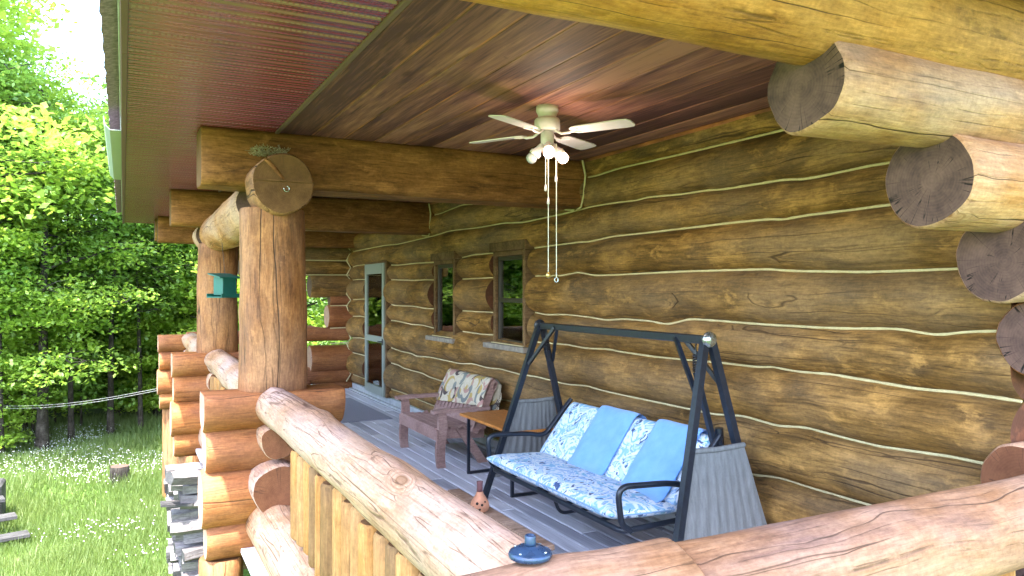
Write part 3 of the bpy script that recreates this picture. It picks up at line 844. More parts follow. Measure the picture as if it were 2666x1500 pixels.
# half lap on the near plate end
mb = MB()
mb.prism([(-0.20, 0.012), (0.20, 0.012), (0.185, 0.024), (-0.185, 0.024)], 'y', -0.012, 0.02)
o = obj('lap_joint', mb, 'end_tan', cabin, W=Matrix.Translation((0.955, 5.20, 2.45)))
mb = MB(); mb.tube([(-.12, .012, .16), (-.06, .010, .10), (0.0, .012, .03)], [.018, .02, .016], 7)
obj('wood_peg', mb, 'post', cabin, W=Matrix.Translation((0.955, 5.20, 2.45)))
mb = MB(); pts = [(0.955 + .018 + 0.018 * math.sin(a), 5.186, 2.425 - .012 + .018 * math.cos(a)) for a in np.linspace(0.3, 5.0, 12)]
mb.tube([(0.973, 5.21, 2.435)] + pts, 0.0026, 6)
obj('hook', mb, 'chrome', cabin)
# ---- posts
def post(y, x, z0, z1, r0, r1, seed, **kw):
    mb = log_mb(z1 - z0, r0, r1, seed=seed, wob=0.022, bend=0.03, square=0.12, **kw)
    return obj('porch_post', mb, ['post', 'end_tan'], cabin, W=frame('z', (x, y, z0)))
def foot_trim(L):
    def f(v):
        x, y, z = v
        t = max(0.0, 1 - x / 0.42)
        # adzed foot: tapers on two sides towards the base
        return (x, y * (1 - 0.16 * t), z)
    return f
post(5.50, 0.935, 1.035, 2.30, .228, .215, 91, trim=foot_trim(1), knob=[(0.55, 1.2, 0.08, 0.012)])
post(9.06, 0.95, 1.02, 2.25, .22, .205, 92, trim=foot_trim(1))

# ---- log piers: crossed stub logs under each post
def pier(yc, seed, first):
    lay = [(0.955, .185), (0.655, .155), (0.325, .200), (0.055, .145)]
    for i, (z, r) in enumerate(lay):
        xa = 0.47 + (0.0, 0.015, -0.01, 0.02)[i]; xb = 1.40 - (0, .05, .1, .12)[i]
        mb = log_mb(xb - xa, r, r, seed=seed + i, bend=0.008, chamfer=0.018, flat=[('z', 1, 0.085)] if i == 0 else None)
        obj('pier_log', mb, ['pier', 'end_pale'], cabin, W=frame('x', (xa, yc, z)))
    for i, (z, r, ya, yb) in enumerate([(0.73, .115, yc - 0.30, yc + .30), (0.405, .175, yc - 0.36, yc + .36)]):
        mb = log_mb(yb - ya, r, r, seed=seed + 7 + i, bend=0.006, chamfer=0.006)
        obj('pier_stub', mb, ['rail', 'end_brown'], cabin, W=frame('y', (0.92, ya, z)))
for i, y in enumerate((5.47, 9.04, 12.70)): pier(y, 110 + i * 10, i == 0)
# posts from the ground under the piers
for (x, y, r, s) in ((0.60, 5.50, .145, 131), (0.72, 9.1, .20, 132), (0.72, 12.8, .19, 133), (0.8, 1.75, .17, 134), (3.3, 2.2, .17, 135), (3.3, 5.5, .17, 136), (3.3, 9.0, .17, 137)):
    mb = log_mb(1.42 + 0.0, r, r * .97, seed=s, wob=.012)
    obj('ground_post', mb, ['post', 'end_tan'], cabin, W=frame('z', (x, y, -1.50)))
# joists that carry the deck
mb = MB()
for y in np.arange(1.45, 14.0, 0.6): mb.box(0.75, 3.55, y, y + .05, -.25, -.0405)
obj('joist', mb, 'oldwood', cabin)

# ---- ceiling boards
mb = MB(); x = 0.985; i = 0
cw = 0.232
while x < 3.60:
    for (a, b) in ((1.9, 5.55), (5.55, 9.2), (9.2, 13.2)):
        t = random.random()
        mb.box(x + 0.0055, x + cw - 0.0055, a, b - 0.001, 2.852, 2.872, 0, 0.005, t)
    mb.box(x - 0.010, x + 0.010, 1.9, 13.2, 2.8555, 2.8735, 1)
    x += cw
mb.box(0.98, 3.7, 0.56, 13.6, 2.874, 2.90, 0)
obj('ceiling', mb, ['ceil', 'groove'], cabin, W=Matrix.Identity(4))
mb = MB()
mb.box(3.50, 3.53, 1.95, 5.46, 2.825, 2.851, 0, 0.004); mb.box(3.50, 3.53, 5.9, 9.1, 2.825, 2.851, 0, 0.004)
obj('ceiling_trim', mb, 'groove', cabin)
# ---- metal soffit: ribbed panels, ribs run from fascia to seam
mb = MB(); y = 0.56; prof = []
p = 0.1015
while y < 14.15:
    prof += [(y, 2.853), (y + 0.010, 2.870), (y + 0.024, 2.870), (y + 0.034, 2.853), (y + 0.056, 2.853), (y + 0.060, 2.856), (y + 0.074, 2.856), (y + 0.078, 2.853)]
    y += p
vs = [(X, q[0], q[1]) for X in (0.02, 0.955) for q in prof]; n = len(prof)
mb.add(vs, [(i, i + 1, n + i + 1, n + i) for i in range(n - 1)], 0, False)
mb.box(0.02, 0.98, 0.56, 14.2, 2.874, 2.89)
soff = obj('soffit', mb, 'soffit', cabin, W=Matrix.Identity(4))
mb = MB(); mb.box(0.955, 0.985, 0.56, 14.2, 2.842, 2.874, 0, 0.004); obj('soffit_trim', mb, 'fascia', cabin)
mb = MB()
for a, b in ((0.54, 3.95), (3.953, 9.1), (9.103, 14.2)):
    mb.box(-0.012, 0.02, a, b, 2.838, 3.02, 0, 0.004)
obj('fascia', mb, 'fascia', cabin)
mb = MB(); mb.box(-0.022, -0.0125, 0.52, 14.22, 2.99, 3.012, 0, 0.002); obj('drip_edge', mb, 'drip', cabin)
# roof; its unseen near overhang is lengthened to keep sun off the near rail
mb = MB()
sl_ = 0.62
def roofpt(x): return 3.03 + (x + 0.05) * sl_
ny = 240; rows = []
y_ = np.linspace(0.5, 14.25, ny)
vs = []
for k, yv in enumerate(y_):
    e = 0.005 * nz(yv * 9, 1, 1) + (0.005 if int(yv / 0.165) % 2 else 0.0)
    xe = -0.092 - e
    for (X, Z) in ((xe, roofpt(-0.085) + 0.006), (xe + .004, roofpt(-0.085) + 0.030), (1.0, roofpt(1.0) + .03), (4.8, roofpt(4.8) + .03), (9.5, roofpt(0.1)), (9.5, roofpt(0) - .05), (4.8, roofpt(4.8) - .05), (0.1, roofpt(0.1) - 0.05)):
        vs.append((X, yv, Z))
q = 8; fs = []
for k in range(ny - 1):
    for j in range(q):
        j2 = (j + 1) % q
        fs.append((k * q + j, (k + 1) * q + j, (k + 1) * q + j2, k * q + j2))
mb.add(vs, fs, 0, False); mb.add(vs[:q], [list(range(q))]); mb.add(vs[-q:], [list(range(q))[::-1]])
obj('roof', mb, 'shingle', cabin)
mb = MB(); mb.prism([(0.0, 3.0), (9.4, 3.0), (4.8, roofpt(4.8) - .06)], 'y', 2.0, 2.1)
obj('gable', mb, 'wall', cabin)
mb = MB(); mb.prism([(0.0, 3.0), (9.4, 3.0), (4.8, roofpt(4.8) - .06)], 'y', 13.6, 13.7)
obj('gable', mb, 'wall', cabin)
# gutter length over the steps
mb = MB(); gp = [(-0.014, 2.965), (-0.014, 2.868), (-0.085, 2.868), (-0.118, 2.905), (-0.128, 2.960), (-0.122, 2.962), (-0.113, 2.908), (-0.083, 2.874), (-0.020, 2.874), (-0.020, 2.965)]
mb.prism(gp, 'y', 6.05, 8.75)
obj('gutter', mb, 'gutter', cabin)

# ---- far end wall of the porch (logs along X)
far = [(0.44, 2.69, .19), (1.6, 2.38, .165), (1.7, 2.11, .145), (2.86, 1.80, .20), (3.20, 1.555, .115), (3.16, 1.27, .205), (2.86, .54, .235), (2.70, .245, .15), (3.0, .06, .09)]
for i, (xe, z, r) in enumerate(far):
    mb = log_mb(3.66 - xe, r, r, seed=150 + i, bend=0.01)
    obj('far_wall_log', mb, ['pier' if i > 3 else 'wall', 'end_pale' if i > 4 else 'end_dark'], cabin, W=frame('x', (xe, 13.22, z)))
mb = MB()
for z in (2.535, 2.24, 1.99, 1.66, 1.455, 1.065, .80):
    mb.tube([(2.75 if z > 1.9 else 3.2, 13.22 - .095, z), (3.45, 13.22 - .095, z + .004), (3.54, 13.1, z + .0)], 0.011, 6)
lz = ['A', 'B', 'C', 'D', 'E', 'F', 'G', 'H', 'I']
zz = [2.9, 2.70, 2.535, 2.40, 2.24, 2.12, 1.99, 1.90, 1.66, 1.555, 1.455, 1.265, 1.065, .883, .80, .633, .42, .258, .14]
mb.tube([(3.55 if k % 2 else 3.46, 13.075 if k % 2 else 13.02, z) for k, z in enumerate(zz)], 0.011, 6)
obj('far_chinking', mb, 'chink', cabin)

# ================================================================== RAILINGS
def bal_mesh(seed, L=0.62, r=0.067):
    return log_mb(L, r, r * 0.95, seed=seed, wob=0.008, bend=0.006, seg=16, step=0.1, chamfer=0.012)
BALM = [bal_mesh(200 + i, 0.485 + 0.004 * i) for i in range(5)]
def left_bay(y0, y1, label, yb0, yb1, seed, r0=.13, r1=.125, knob=None):
    t = thing('porch_railing', label, 'railing', (0.92, (y0 + y1) / 2, 0), 'log railings round the porch')
    mb = log_mb(y1 - y0, r0, r1, seed=seed, bend=0.02, wob=0.013, chamfer=0.03, knob=knob, step=0.07, seg=36)
    obj('top_rail', mb, ['rail', 'end_pale'], t, W=frame('y', (0.91, y0, .952)))
    mb = log_mb(y1 - y0 + 0.1, .19, .185, seed=seed + 1, bend=0.02)
    obj('bottom_rail', mb, ['rail', 'end_pale'], t, W=frame('y', (0.92, y0 - .05, 0.145)))
    y = yb0; first = {}
    k = 0
    while y < yb1:
        j = random.randrange(5)
        Wb = frame('z', (0.893 + random.uniform(-.014, .012), y, 0.358 - random.uniform(0, .03)))
        if j not in first:
            first[j] = obj('baluster', BALM[j], ['baluster', 'end_tan'], t, W=Wb)
        else:
            c = first[j].copy(); COL.objects.link(c); c.matrix_basis = Wb; WM[c.name] = Wb
        k += 1
        y += random.uniform(0.150, 0.172)
    return t
near_left = left_bay(1.50, 5.30, 'log railing with thick pale top log running from the near corner to the first post', 1.95, 4.50, 160, .124, .124, knob=[(1.3, math.pi * .35, .2, .015), (2.6, 2.2, .1, .014)])
left_bay(5.62, 8.88, 'middle log railing, pale top log seen between the first and second porch posts', 5.95, 8.55, 170)
left_bay(9.24, 12.55, 'farthest left log railing, short pale log end behind the second post', 9.6, 12.2, 180)
t = thing('porch_railing', 'thick reddish brown log railing crossing the foreground at lower right', 'railing', (2.4, 1.55, 0), 'log railings round the porch')
mb = log_mb(0.98, .152, .156, seed=190, bend=0.0, wob=0.014, chamfer=0.012, seg=40, step=0.05, knob=[(0.62, 1.3, .12, .012)])
obj('top_rail', mb, ['rail_brown', 'end_tan'], t, W=frame('x', (0.30, 1.55, .935)))
mb = log_mb(5.4, .145, .150, seed=191, bend=0.02, wob=0.012, chamfer=0.012, seg=40, step=0.06)
obj('top_rail', mb, ['rail_brown', 'end_tan'], t, W=frame('x', (1.284, 1.55, .925)))
mb = log_mb(6.0, .18, .185, seed=192, bend=0.02)
obj('bottom_rail', mb, ['rail_brown', 'end_tan'], t, W=frame('x', (0.6, 1.55, 0.10)))
first = None
for k, x in enumerate(np.arange(1.35, 6.2, 0.33)):
    Wb = frame('z', (x, 1.55, 0.25))
    if first is None: first = obj('baluster', log_mb(.55, .055, .055, seed=210, seg=16), ['baluster', 'end_tan'], t, W=Wb)
    else:
        c = first.copy(); COL.objects.link(c); c.matrix_basis = Wb; WM[c.name] = Wb
t = thing('porch_railing', 'knobbly brown log rail closing the far end of the porch', 'railing', (1.8, 13.2, 0), 'log railings round the porch')
mb = log_mb(2.65, .115, .12, seed=195, wob=.014, knob=[(1.95, 1.2, .11, .05)])
obj('top_rail', mb, ['pier', 'end_pale'], t, W=frame('x', (0.9, 13.20, .95)))
mb = log_mb(1.95, .15, .15, seed=196)
obj('bottom_rail', mb, ['pier', 'end_pale'], t, W=frame('x', (0.9, 13.2, .10)))

# ================================================================== CEILING FAN
FX, FYc = 2.29, 3.98
fan = thing('ceiling_fan', 'white four blade ceiling fan with three spot lamps and long pull cords', 'fan', (FX, FYc, 2.85))
mb = MB(); mb.lathe([(0.052, 2.752), (0.052, 2.778), (0.058, 2.80), (0.068, 2.82), (0.068, 2.851)], (FX, FYc, 0)); obj('canopy', mb, 'white', fan)
mb = MB(); mb.lathe([(0.02, 2.70), (0.070, 2.702), (0.078, 2.71), (0.078, 2.765), (0.07, 2.777), (0.03, 2.779)], (FX, FYc, 0)); obj('motor_housing', mb, 'white', fan)
mb = MB(); mb.lathe([(0.028, 2.700), (0.040, 2.698), (0.040, 2.63), (0.034, 2.618), (0.02, 2.615)], (FX, FYc, 0)); obj('switch_housing', mb, 'white', fan)
th0 = -R(27.24) - R(33)
for k in range(4):
    a = th0 + k * math.pi / 2
    d = Vector((math.cos(a), math.sin(a), 0)); n_ = Vector((-d.y, d.x, 0))
    up = Vector((0, 0, 1)); tl = -R(8)
    wv = n_ * math.cos(tl) + up * math.sin(tl)
    c = Vector((FX, FYc, 2.688))
    outl = []
    pr = [(0.165, .030), (0.19, .050), (0.24, .056), (0.50, .064), (0.545, .058), (0.56, .035)]
    ring = [(r, w) for r, w in pr] + [(r, -w) for r, w in reversed(pr)]
    nrm = d.cross(wv).normalized()
    vs = [c + d * r + wv * w + nrm * .003 for r, w in ring] + [c + d * r + wv * w - nrm * .003 for r, w in ring]
    n = len(ring); mb = MB()
    mb.add(vs, [list(range(n)), list(range(n, 2 * n))[::-1]] + [(i, n + i, n + (i + 1) % n, (i + 1) % n) for i in range(n)])
    bl = obj('blade', mb, 'white', fan)
    mb = MB(); mb.tube([c + d * .05 + up * .014, c + d * .10 - up * .012, c + d * .15 - up * .012, c + d * .175 - up * .005], [.008, .008, .009, .006], 7)
    for s_ in (-1, 1): mb.tube([c + d * .17 - up * .008, c + d * .22 + wv * .03 * s_ - nrm * .006], .006, 6)
    obj('blade_arm', mb, 'white', bl)
rt = Vector((math.cos(-R(27.24)), math.sin(-R(27.24)), 0)); fw = Vector((math.sin(R(27.24)), math.cos(R(27.24)), 0))
for dv, lit in ((rt * -0.95 + fw * 0.1, False), (rt * 0.05 - fw * 0.75, True), (rt * 0.95 + fw * 0.05, True)):
    dv = (dv * 0.75 + Vector((0, 0, -0.85))).normalized()
    if abs(dv.dot(rt)) < 0.3: dv = (fw * -0.72 + Vector((0, 0, -0.62)) + rt * 0.03).normalized()
    q = dv.to_track_quat('Z', 'Y').to_matrix().to_4x4()
    Ml = Matrix.Translation(Vector((FX, FYc, 2.622)) + Vector((dv.x, dv.y, 0)) * 0.04) @ q
    mb = MB(); mb.lathe([(0.012, 0.0), (0.018, 0.008), (0.022, 0.04), (0.030, 0.058), (0.036, 0.062), (0.036, 0.085), (0.032, .088), (.030, .085), (.030, .07)], n=20, Mx=Ml)
    sp = obj('lamp_socket', mb, 'white', fan)
    mb = MB(); mb.lathe([(0.012, 0.066), (0.024, 0.078), (0.0325, 0.098), (0.034, 0.112), (0.029, 0.128), (0.016, 0.138), (0.002, 0.141)], n=20, Mx=Ml)
    obj('bulb', mb, 'bulb' if lit else 'bulb_off', sp)
    if lit:
        ld = bpy.data.lights.new('bulb_light', 'POINT'); ld.energy = 0.3; ld.color = (1.0, 0.84, 0.66); ld.shadow_soft_size = 0.035
        lo = bpy.data.objects.new('bulb_light', ld); COL.objects.link(lo)
        _parent(lo, Matrix.Translation(Ml @ Vector((0, 0, 0.19))), fan)
for dx, dy, zb, kind in ((-0.012, -.045, 2.36, 'p'), (0.004, -0.05, 2.28, 'p'), (0.004, -0.045, 1.835, 'brass'), (0.052, -.02, 2.42, 'p'), (0.054, -.024, 1.81, 'ring')):
    c = Vector((FX, FYc, 0)) + rt * dx + fw * dy
    mb = MB(); mb.tube([(c.x, c.y, 2.62), (c.x, c.y, zb)], 0.0028 if kind != 'p' else .002, 6)
    pc = obj('pull_cord', mb, 'cord', fan)
    mb = MB()
    if kind == 'p': mb.lathe([(0.002, zb - .03), (0.0085, zb - .026), (.007, zb - .005), (.003, zb + .012)], (c.x, c.y, 0), 10); obj('pendant', mb, 'white', pc)
    elif kind == 'brass': mb.lathe([(0.003, zb - .028), (.012, zb - .022), (.0165, zb - .010), (.012, zb + .003), (.004, zb + .01)], (c.x, c.y, 0), 12); obj('pendant', mb, 'brass', pc)
    else:
        mb.tube([c + rt * .011 * math.cos(a) + Vector((0, 0, zb - .012 + .014 * math.sin(a))) for a in np.linspace(0, 2 * math.pi, 14)[:-1]], .003, 6, closed=True); obj('pendant', mb, 'chrome', pc)

# ================================================================== SWING
def smooth_path(pts, r=0.07, n=6):
    pts = [Vector(p) for p in pts]; out = [pts[0]]
    for i in range(1, len(pts) - 1):
        a, b, c = pts[i - 1], pts[i], pts[i + 1]
        da = (a - b); db = (c - b); rr = min(r, da.length * .45, db.length * .45)
        p0 = b + da.normalized() * rr; p1 = b + db.normalized() * rr
        for k in range(n + 1):
            t = k / n; out.append(p0 * (1 - t) ** 2 + b * 2 * t * (1 - t) + p1 * t * t)
    out.append(pts[-1]); return out
SW = thing('porch_swing', 'blue cushioned porch swing on a black steel A-frame in front of the log wall', 'swing', (3.0, 4.4, 0))
TOPZ = 1.45
YL, YR = 5.40, 3.43
mb = MB(); mb.box(3.028, 3.072, YR + 0.01, YL - 0.01, TOPZ - .032, TOPZ + .018, 0, .004); obj('top_bar', mb, 'metal_black', SW)
def leg(p, q):
    mb = MB(); mb.bar(p, q, .042); mb.tube([q, (q[0], q[1], 0.0)], .026, 8)
    o = obj('frame_leg', mb, 'metal_black', SW); return o
leg((3.035, YL + .01, TOPZ), (2.655, YL + .26, 0.012)); leg((3.075, YL + .03, TOPZ), (3.46, YL + .10, 0.012))
leg((3.035, YR - .005, TOPZ - .02), (2.585, YR - .23, 0.012)); leg((3.075, YR - .02, TOPZ - .02), (3.455, YR - .10, 0.012))
for y, s in ((YL, 1), (YR, -1)):
    Mx = Matrix.Translation((3.05, y + s * .02, TOPZ - .005)) @ Matrix.Rotation(-s * math.pi / 2, 4, 'X')
    mb = MB(); mb.lathe([(.047, 0), (.05, .006), (.046, .022), (.030, .034), (.008, .038)], n=24, Mx=Mx)
    obj('end_cap', mb, 'chrome' if s < 0 else 'metal_black', SW, label='round silver end cap' if s < 0 else 'round black end cap')
    mb = MB()
    mb.bar((3.03, y - s * .25, TOPZ - .01), (2.95, y + s * .03, TOPZ - .32), .024)
    mb.bar((3.07, y - s * .22, TOPZ - .01), (3.17, y + s * .02, TOPZ - .30), .024)
    obj('brace', mb, 'metal_black', SW)
    # spring and hanger
    yh = y - s * .085
    mb = MB(); mb.tube([(3.05 + .020 * math.cos(a), yh + .020 * math.sin(a), TOPZ - .10 - a * .0024) for a in np.arange(0, 44, .45)], .004, 5)
    mb.tube([(3.05, yh, TOPZ - .03), (3.055, yh + .012, TOPZ - .06), (3.05, yh, TOPZ - .10)], .005, 6)
    obj('spring', mb, 'metal_black', SW)
    mb = MB(); mb.bar((3.05, yh, TOPZ - .205), (3.235, yh + s * .01, .62), .03)
    obj('hanger_arm', mb, 'metal_black', SW)
# seat frame
yl, yr = 5.17, 3.50
mb = MB()
mb.tube(smooth_path([(2.95, yl, .385), (2.50, yl, .375), (2.50, yr, .375), (2.95, yr, .385)], .05), .017, 10)
mb.tube(smooth_path([(2.90, yl - .01, .40), (3.20, yl - .01, .80), (3.20, yr + .01, .80), (2.90, yr + .01, .40)], .05), .016, 10)
for y in np.linspace(yr + .25, yl - .25, 4): mb.tube([(2.51, y, .372), (2.92, y, .375)], .012, 8)
mb.tube(smooth_path([(2.55, 4.35, .36), (2.60, 4.35, .24), (2.90, 4.35, .24), (2.95, 4.35, .36)], .05), .012, 8)
obj('seat_frame', mb, 'metal_black', SW)
for y, s in ((yl + .015, 1), (yr - .015, -1)):
    mb = MB(); mb.tube(smooth_path([(2.55, y, .375), (2.485, y, .42), (2.455, y, .635), (2.82, y, .615), (2.955, y, .585), (3.205, y, .86)], .085, 8), .018, 10)
    obj('armrest', mb, 'metal_black', SW)
mb = MB()
mb.tube([(3.225, yr - .0, .72), (3.215, yr - .0, .90)], .026, 10); obj('tube_stub', mb, 'metal_black', SW)

def cushion_mb(lx, ly, lz, puff=0.5, seed=0, n=26, edge=0.35):
    """soft box centred at origin, lx along X, ly along Y, lz thick"""
    mb = MB(); N = n; Mn = int(n * ly / lx) if ly > lx else n
    def h(u, v):
        e = (1 - abs(u) ** 7) ** 0.5 * (1 - abs(v) ** 12) ** 0.5
        return e * (0.86 + 0.14 * (1 - u * u) * (1 - v * v)) + 0.05 * nz(u * 3 + seed, v * 4, 1.3) * e
    for sgn in (1, -1):
        vs = []
        for i in range(N + 1):
            for j in range(Mn + 1):
                u = math.sin(math.pi / 2 * (2 * i / N - 1)); v = math.sin(math.pi / 2 * (2 * j / Mn - 1))
                w = h(u, v)
                vs.append((u * lx / 2, v * ly / 2, sgn * lz / 2 * w))
        fs = [(i * (Mn + 1) + j, (i + 1) * (Mn + 1) + j, (i + 1) * (Mn + 1) + j + 1, i * (Mn + 1) + j + 1) for i in range(N) for j in range(Mn)]
        mb.add(vs, fs if sgn > 0 else [f[::-1] for f in fs], 0, True)
    return mb
def piping_mb(lx, ly, r=.006):
    mb = MB(); pts = []
    for k in range(96):
        a = 2 * math.pi * k / 96; ca, sa = math.cos(a), math.sin(a)
        pts.append((lx / 2 * .992 * math.copysign(abs(ca) ** .22, ca), ly / 2 * .996 * math.copysign(abs(sa) ** .14, sa), 0))
    mb.tube(pts, r, 6, closed=True)
    return mb
def cushion(name, lx, ly, lz, seed, W):
    c = obj(name, cushion_mb(lx, ly, lz, seed=seed), 'cushion', SW, W=W)
    obj('piping', piping_mb(lx, ly), 'cushion_dark', c, W=W)
def along(p0, p1, yc, lift=0.0):
    """frame: local X from p0 to p1 in the XZ plane, local Y along -world Y ... local Z the upper normal"""
    d = Vector((p1[0] - p0[0], 0, p1[1] - p0[1])).normalized()
    yv = Vector((0, 1, 0)); zv = d.cross(yv)
    if zv.z < 0 and abs(zv.z) > .01: pass
    m = Matrix(((d.x, yv.x, zv.x, 0), (d.y, yv.y, zv.y, 0), (d.z, yv.z, zv.z, 0), (0, 0, 0, 1)))
    c = Vector(((p0[0] + p1[0]) / 2, yc, (p0[1] + p1[1]) / 2)) + zv * lift
    return Matrix.Translation(c) @ m
ycen = (yl + yr) / 2
cushion('seat_cushion', .50, yl - yr - .02, .115, 3, along((2.45, .465), (2.92, .44), ycen))
BD0, BD1 = (2.88, .43), (3.215, .845)
for y0, y1, s in ((4.345, yl - .02, 5), (yr + .03, 4.335, 8)):
    cushion('back_cushion', .52, y1 - y0, .11, s, along(BD0, BD1, (y0 + y1) / 2))
# side slings with pleats
def sling(ytop, ybot, xf0, xb0, xf1, xb1, z1, z0, name='side_panel'):
    mb = MB(); nu, nv = 60, 14; vs = []
    for j in range(nv + 1):
        t = j / nv
        for i in range(nu + 1):
            u = i / nu
            xa = xf1 + (xf0 - xf1) * t; xb = xb1 + (xb0 - xb1) * t
            X = xa + (xb - xa) * u; Z = z1 + (z0 - z1) * t - 0.03 * math.sin(math.pi * u) * (1 - t) * .3
            Y = ytop + (ybot - ytop) * t + 0.0062 * math.sin(u * 58 + 5 * nz(u * 2.2, t * .7, ytop)) * (0.2 + t) * (.55 + .8 * abs(nz(u * 3, 1, ytop)))
            vs.append((X, Y, Z))
    fs = [(j * (nu + 1) + i, j * (nu + 1) + i + 1, (j + 1) * (nu + 1) + i + 1, (j + 1) * (nu + 1) + i) for j in range(nv) for i in range(nu)]
    mb.add(vs, fs, 0, True)
    m2 = [(v[0], v[1] + .003, v[2]) for v in vs]; mb.add(m2, [f[::-1] for f in fs], 0, True)
    mb.tube([(xf1, ytop, z1), ((xf1 + xb1) / 2, ytop, z1 - .008), (xb1, ytop, z1)], .016, 10)
    mb.tube([(xf0, ybot, z0), (xb0, ybot, z0)], .014, 10)
    return obj(name, mb, 'mesh_fabric', SW)
sling(YL + .12, YL + .22, 2.715, 3.405, 2.865, 3.245, .82, .20)
sling(YR - .10, YR - .20, 2.65, 3.41, 2.83, 3.25, .825, .18)

# towels over the back cushions
def towel(y0, y1, label, seed, skew):
    mb = MB(); nu, nv = 26, 46
    d = Vector((BD1[0] - BD0[0], 0, BD1[1] - BD0[1])).normalized(); up = Vector((-d.z, 0, d.x))
    path = []
    top = Vector((BD1[0], 0, BD1[1])) + d * .005
    path += [Vector((BD0[0], 0, BD0[1])) - d * .02 + up * .088 - Vector((.08, 0, -.005))]
    path += [Vector((BD0[0], 0, BD0[1])) + d * .03 + up * .078]
    path += [Vector((BD0[0], 0, BD0[1])) + d * (.10 + .08 * k) + up * (.071 + .004 * math.sin(k)) for k in range(6)]
    path += [top + up * .055, top + d * .018 + up * .015, top + d * .02 - up * .03, top - d * .04 - up * .068, top - d * .22 - up * .072]
    P = smooth_path(path, .05, 3)
    L = [0]
    for a, b in zip(P[:-1], P[1:]): L.append(L[-1] + (b - a).length)
    def at(s):
        for i in range(len(P) - 1):
            if s <= L[i + 1]: return P[i].lerp(P[i + 1], (s - L[i]) / max(1e-6, L[i + 1] - L[i]))
        return P[-1]
    for lay in (0, 1):
        vs = []
        for j in range(nv + 1):
            s = L[-1] * j / nv; c = at(s)
            for i in range(nu + 1):
                u = i / nu
                y = y0 + (y1 - y0) * u + skew * (1 - s / L[-1])
                off = up * (0.006 * nz(u * 3 + seed, s * 6, 1) - .010 * (2 * u - 1) ** 8 - lay * .008)
                vs.append((c.x + off.x, y + .006 * nz(s * 5, seed, u), c.z + off.z))
        fs = [(j * (nu + 1) + i, j * (nu + 1) + i + 1, (j + 1) * (nu + 1) + i + 1, (j + 1) * (nu + 1) + i) for j in range(nv) for i in range(nu)]
        mb.add(vs, fs if lay else [f[::-1] for f in fs], 0, True)
    o = obj('towel', mb, 'towel'); return tag(o, label, 'towel', 'blue towels on the swing')
towel(4.30, 4.74, 'light blue towel over the left back cushion of the swing', 1, -.10)
towel(3.62, 4.05, 'light blue towel over the right back cushion, behind the swing frame leg', 4, -.06)

# ================================================================== CHAIR, THROW, TABLE
CH = thing('garden_armchair', 'plum brown slatted wooden armchair facing out beside the orange side table', 'armchair', (3.0, 7.4, 0))
ya, yb = 6.84, 7.96
def leg_prof(x, w, z1, bow):
    L = []; R_ = []
    for k in range(9):
        t = k / 8; z = z1 * t
        o = bow * math.sin(t * math.pi * 1.9)
        ww = w * (1.0 + .12 * math.sin(t * math.pi))
        L.append((x - ww / 2 + o, z)); R_.append((x + ww / 2 + o, z))
    return L + R_[::-1]
for y in (ya, yb - .04):
    mb = MB(); mb.prism(leg_prof(2.755, .085, .535, -.012), 'y', y, y + .04); obj('front_leg', mb, 'chairwood', CH)
    mb = MB(); mb.prism([(3.17, 0), (3.27, 0), (3.00, .40), (2.93, .36)], 'y', y + (.042 if y == ya else -.042), y + (.082 if y == ya else -.002)); obj('back_leg', mb, 'chairwood', CH)
    mb = MB(); mb.prism([(2.66, .535), (2.66, .565), (2.75, .572), (3.26, .572), (3.26, .537), (2.75, .537)], 'y', y - .035 if y == ya else y - .02, y + .06 if y == ya else y + .075); obj('armrest', mb, 'chairwood', CH)
    mb = MB(); mb.prism([(2.79, .27), (2.79, .365), (3.25, .33), (3.25, .24)], 'y', y + (.086 if y == ya else -.086), y + (.112 if y == ya else -.06)); obj('side_rail', mb, 'chairwood', CH)
    mb = MB(); mb.prism([(3.165, .345), (3.225, .345), (3.255, .537), (3.19, .537)], 'y', y + .0, y + .035); obj('arm_support', mb, 'chairwood', CH)
mb = MB(); mb.box(2.700, 2.722, ya - .005, yb + .005, .265, .372, 0, .004)
obj('front_rail', mb, 'chairwood', CH)
mb = MB()
for k in range(6):
    x = 2.70 + k * .082; z = .392 - k * .0055
    mb.box(x, x + .070, ya + .042, yb - .042, z - .022, z, 0, .004)
obj('seat', mb, 'chairwood', CH)
bk0, bk1 = Vector((3.12, 0, .36)), Vector((3.33, 0, .83))
bd = (bk1 - bk0).normalized(); bn = Vector((-bd.z, 0, bd.x))
def along2(p, y): return Matrix(((bd.x, 0, bn.x, p.x), (0, 1, 0, y), (bd.z, 0, bn.z, p.z), (0, 0, 0, 1)))
mb = MB()
yy = np.linspace(ya + .05, yb - .05, 12)
for y in yy: mb.box(.02, .46, -.032, .032, -.010, .010, 0, .003, Mx=along2(bk0, y))
mb.box(.42, .50, -(yb - ya) / 2, (yb - ya) / 2, -.030, -.011, 0, .003, Mx=along2(bk0, (ya + yb) / 2))
mb.box(.01, .08, -(yb - ya) / 2, (yb - ya) / 2, .011, .030, 0, .003, Mx=along2(bk0, (ya + yb) / 2))
obj('backrest', mb, 'chairwood', CH)
for y in (ya + .02, yb - .02):
    mb = MB(); mb.box(-.05, .52, -.02, .02, -.045, .035, 0, .006, Mx=along2(bk0, y)); obj('back_stile', mb, 'chairwood', CH)
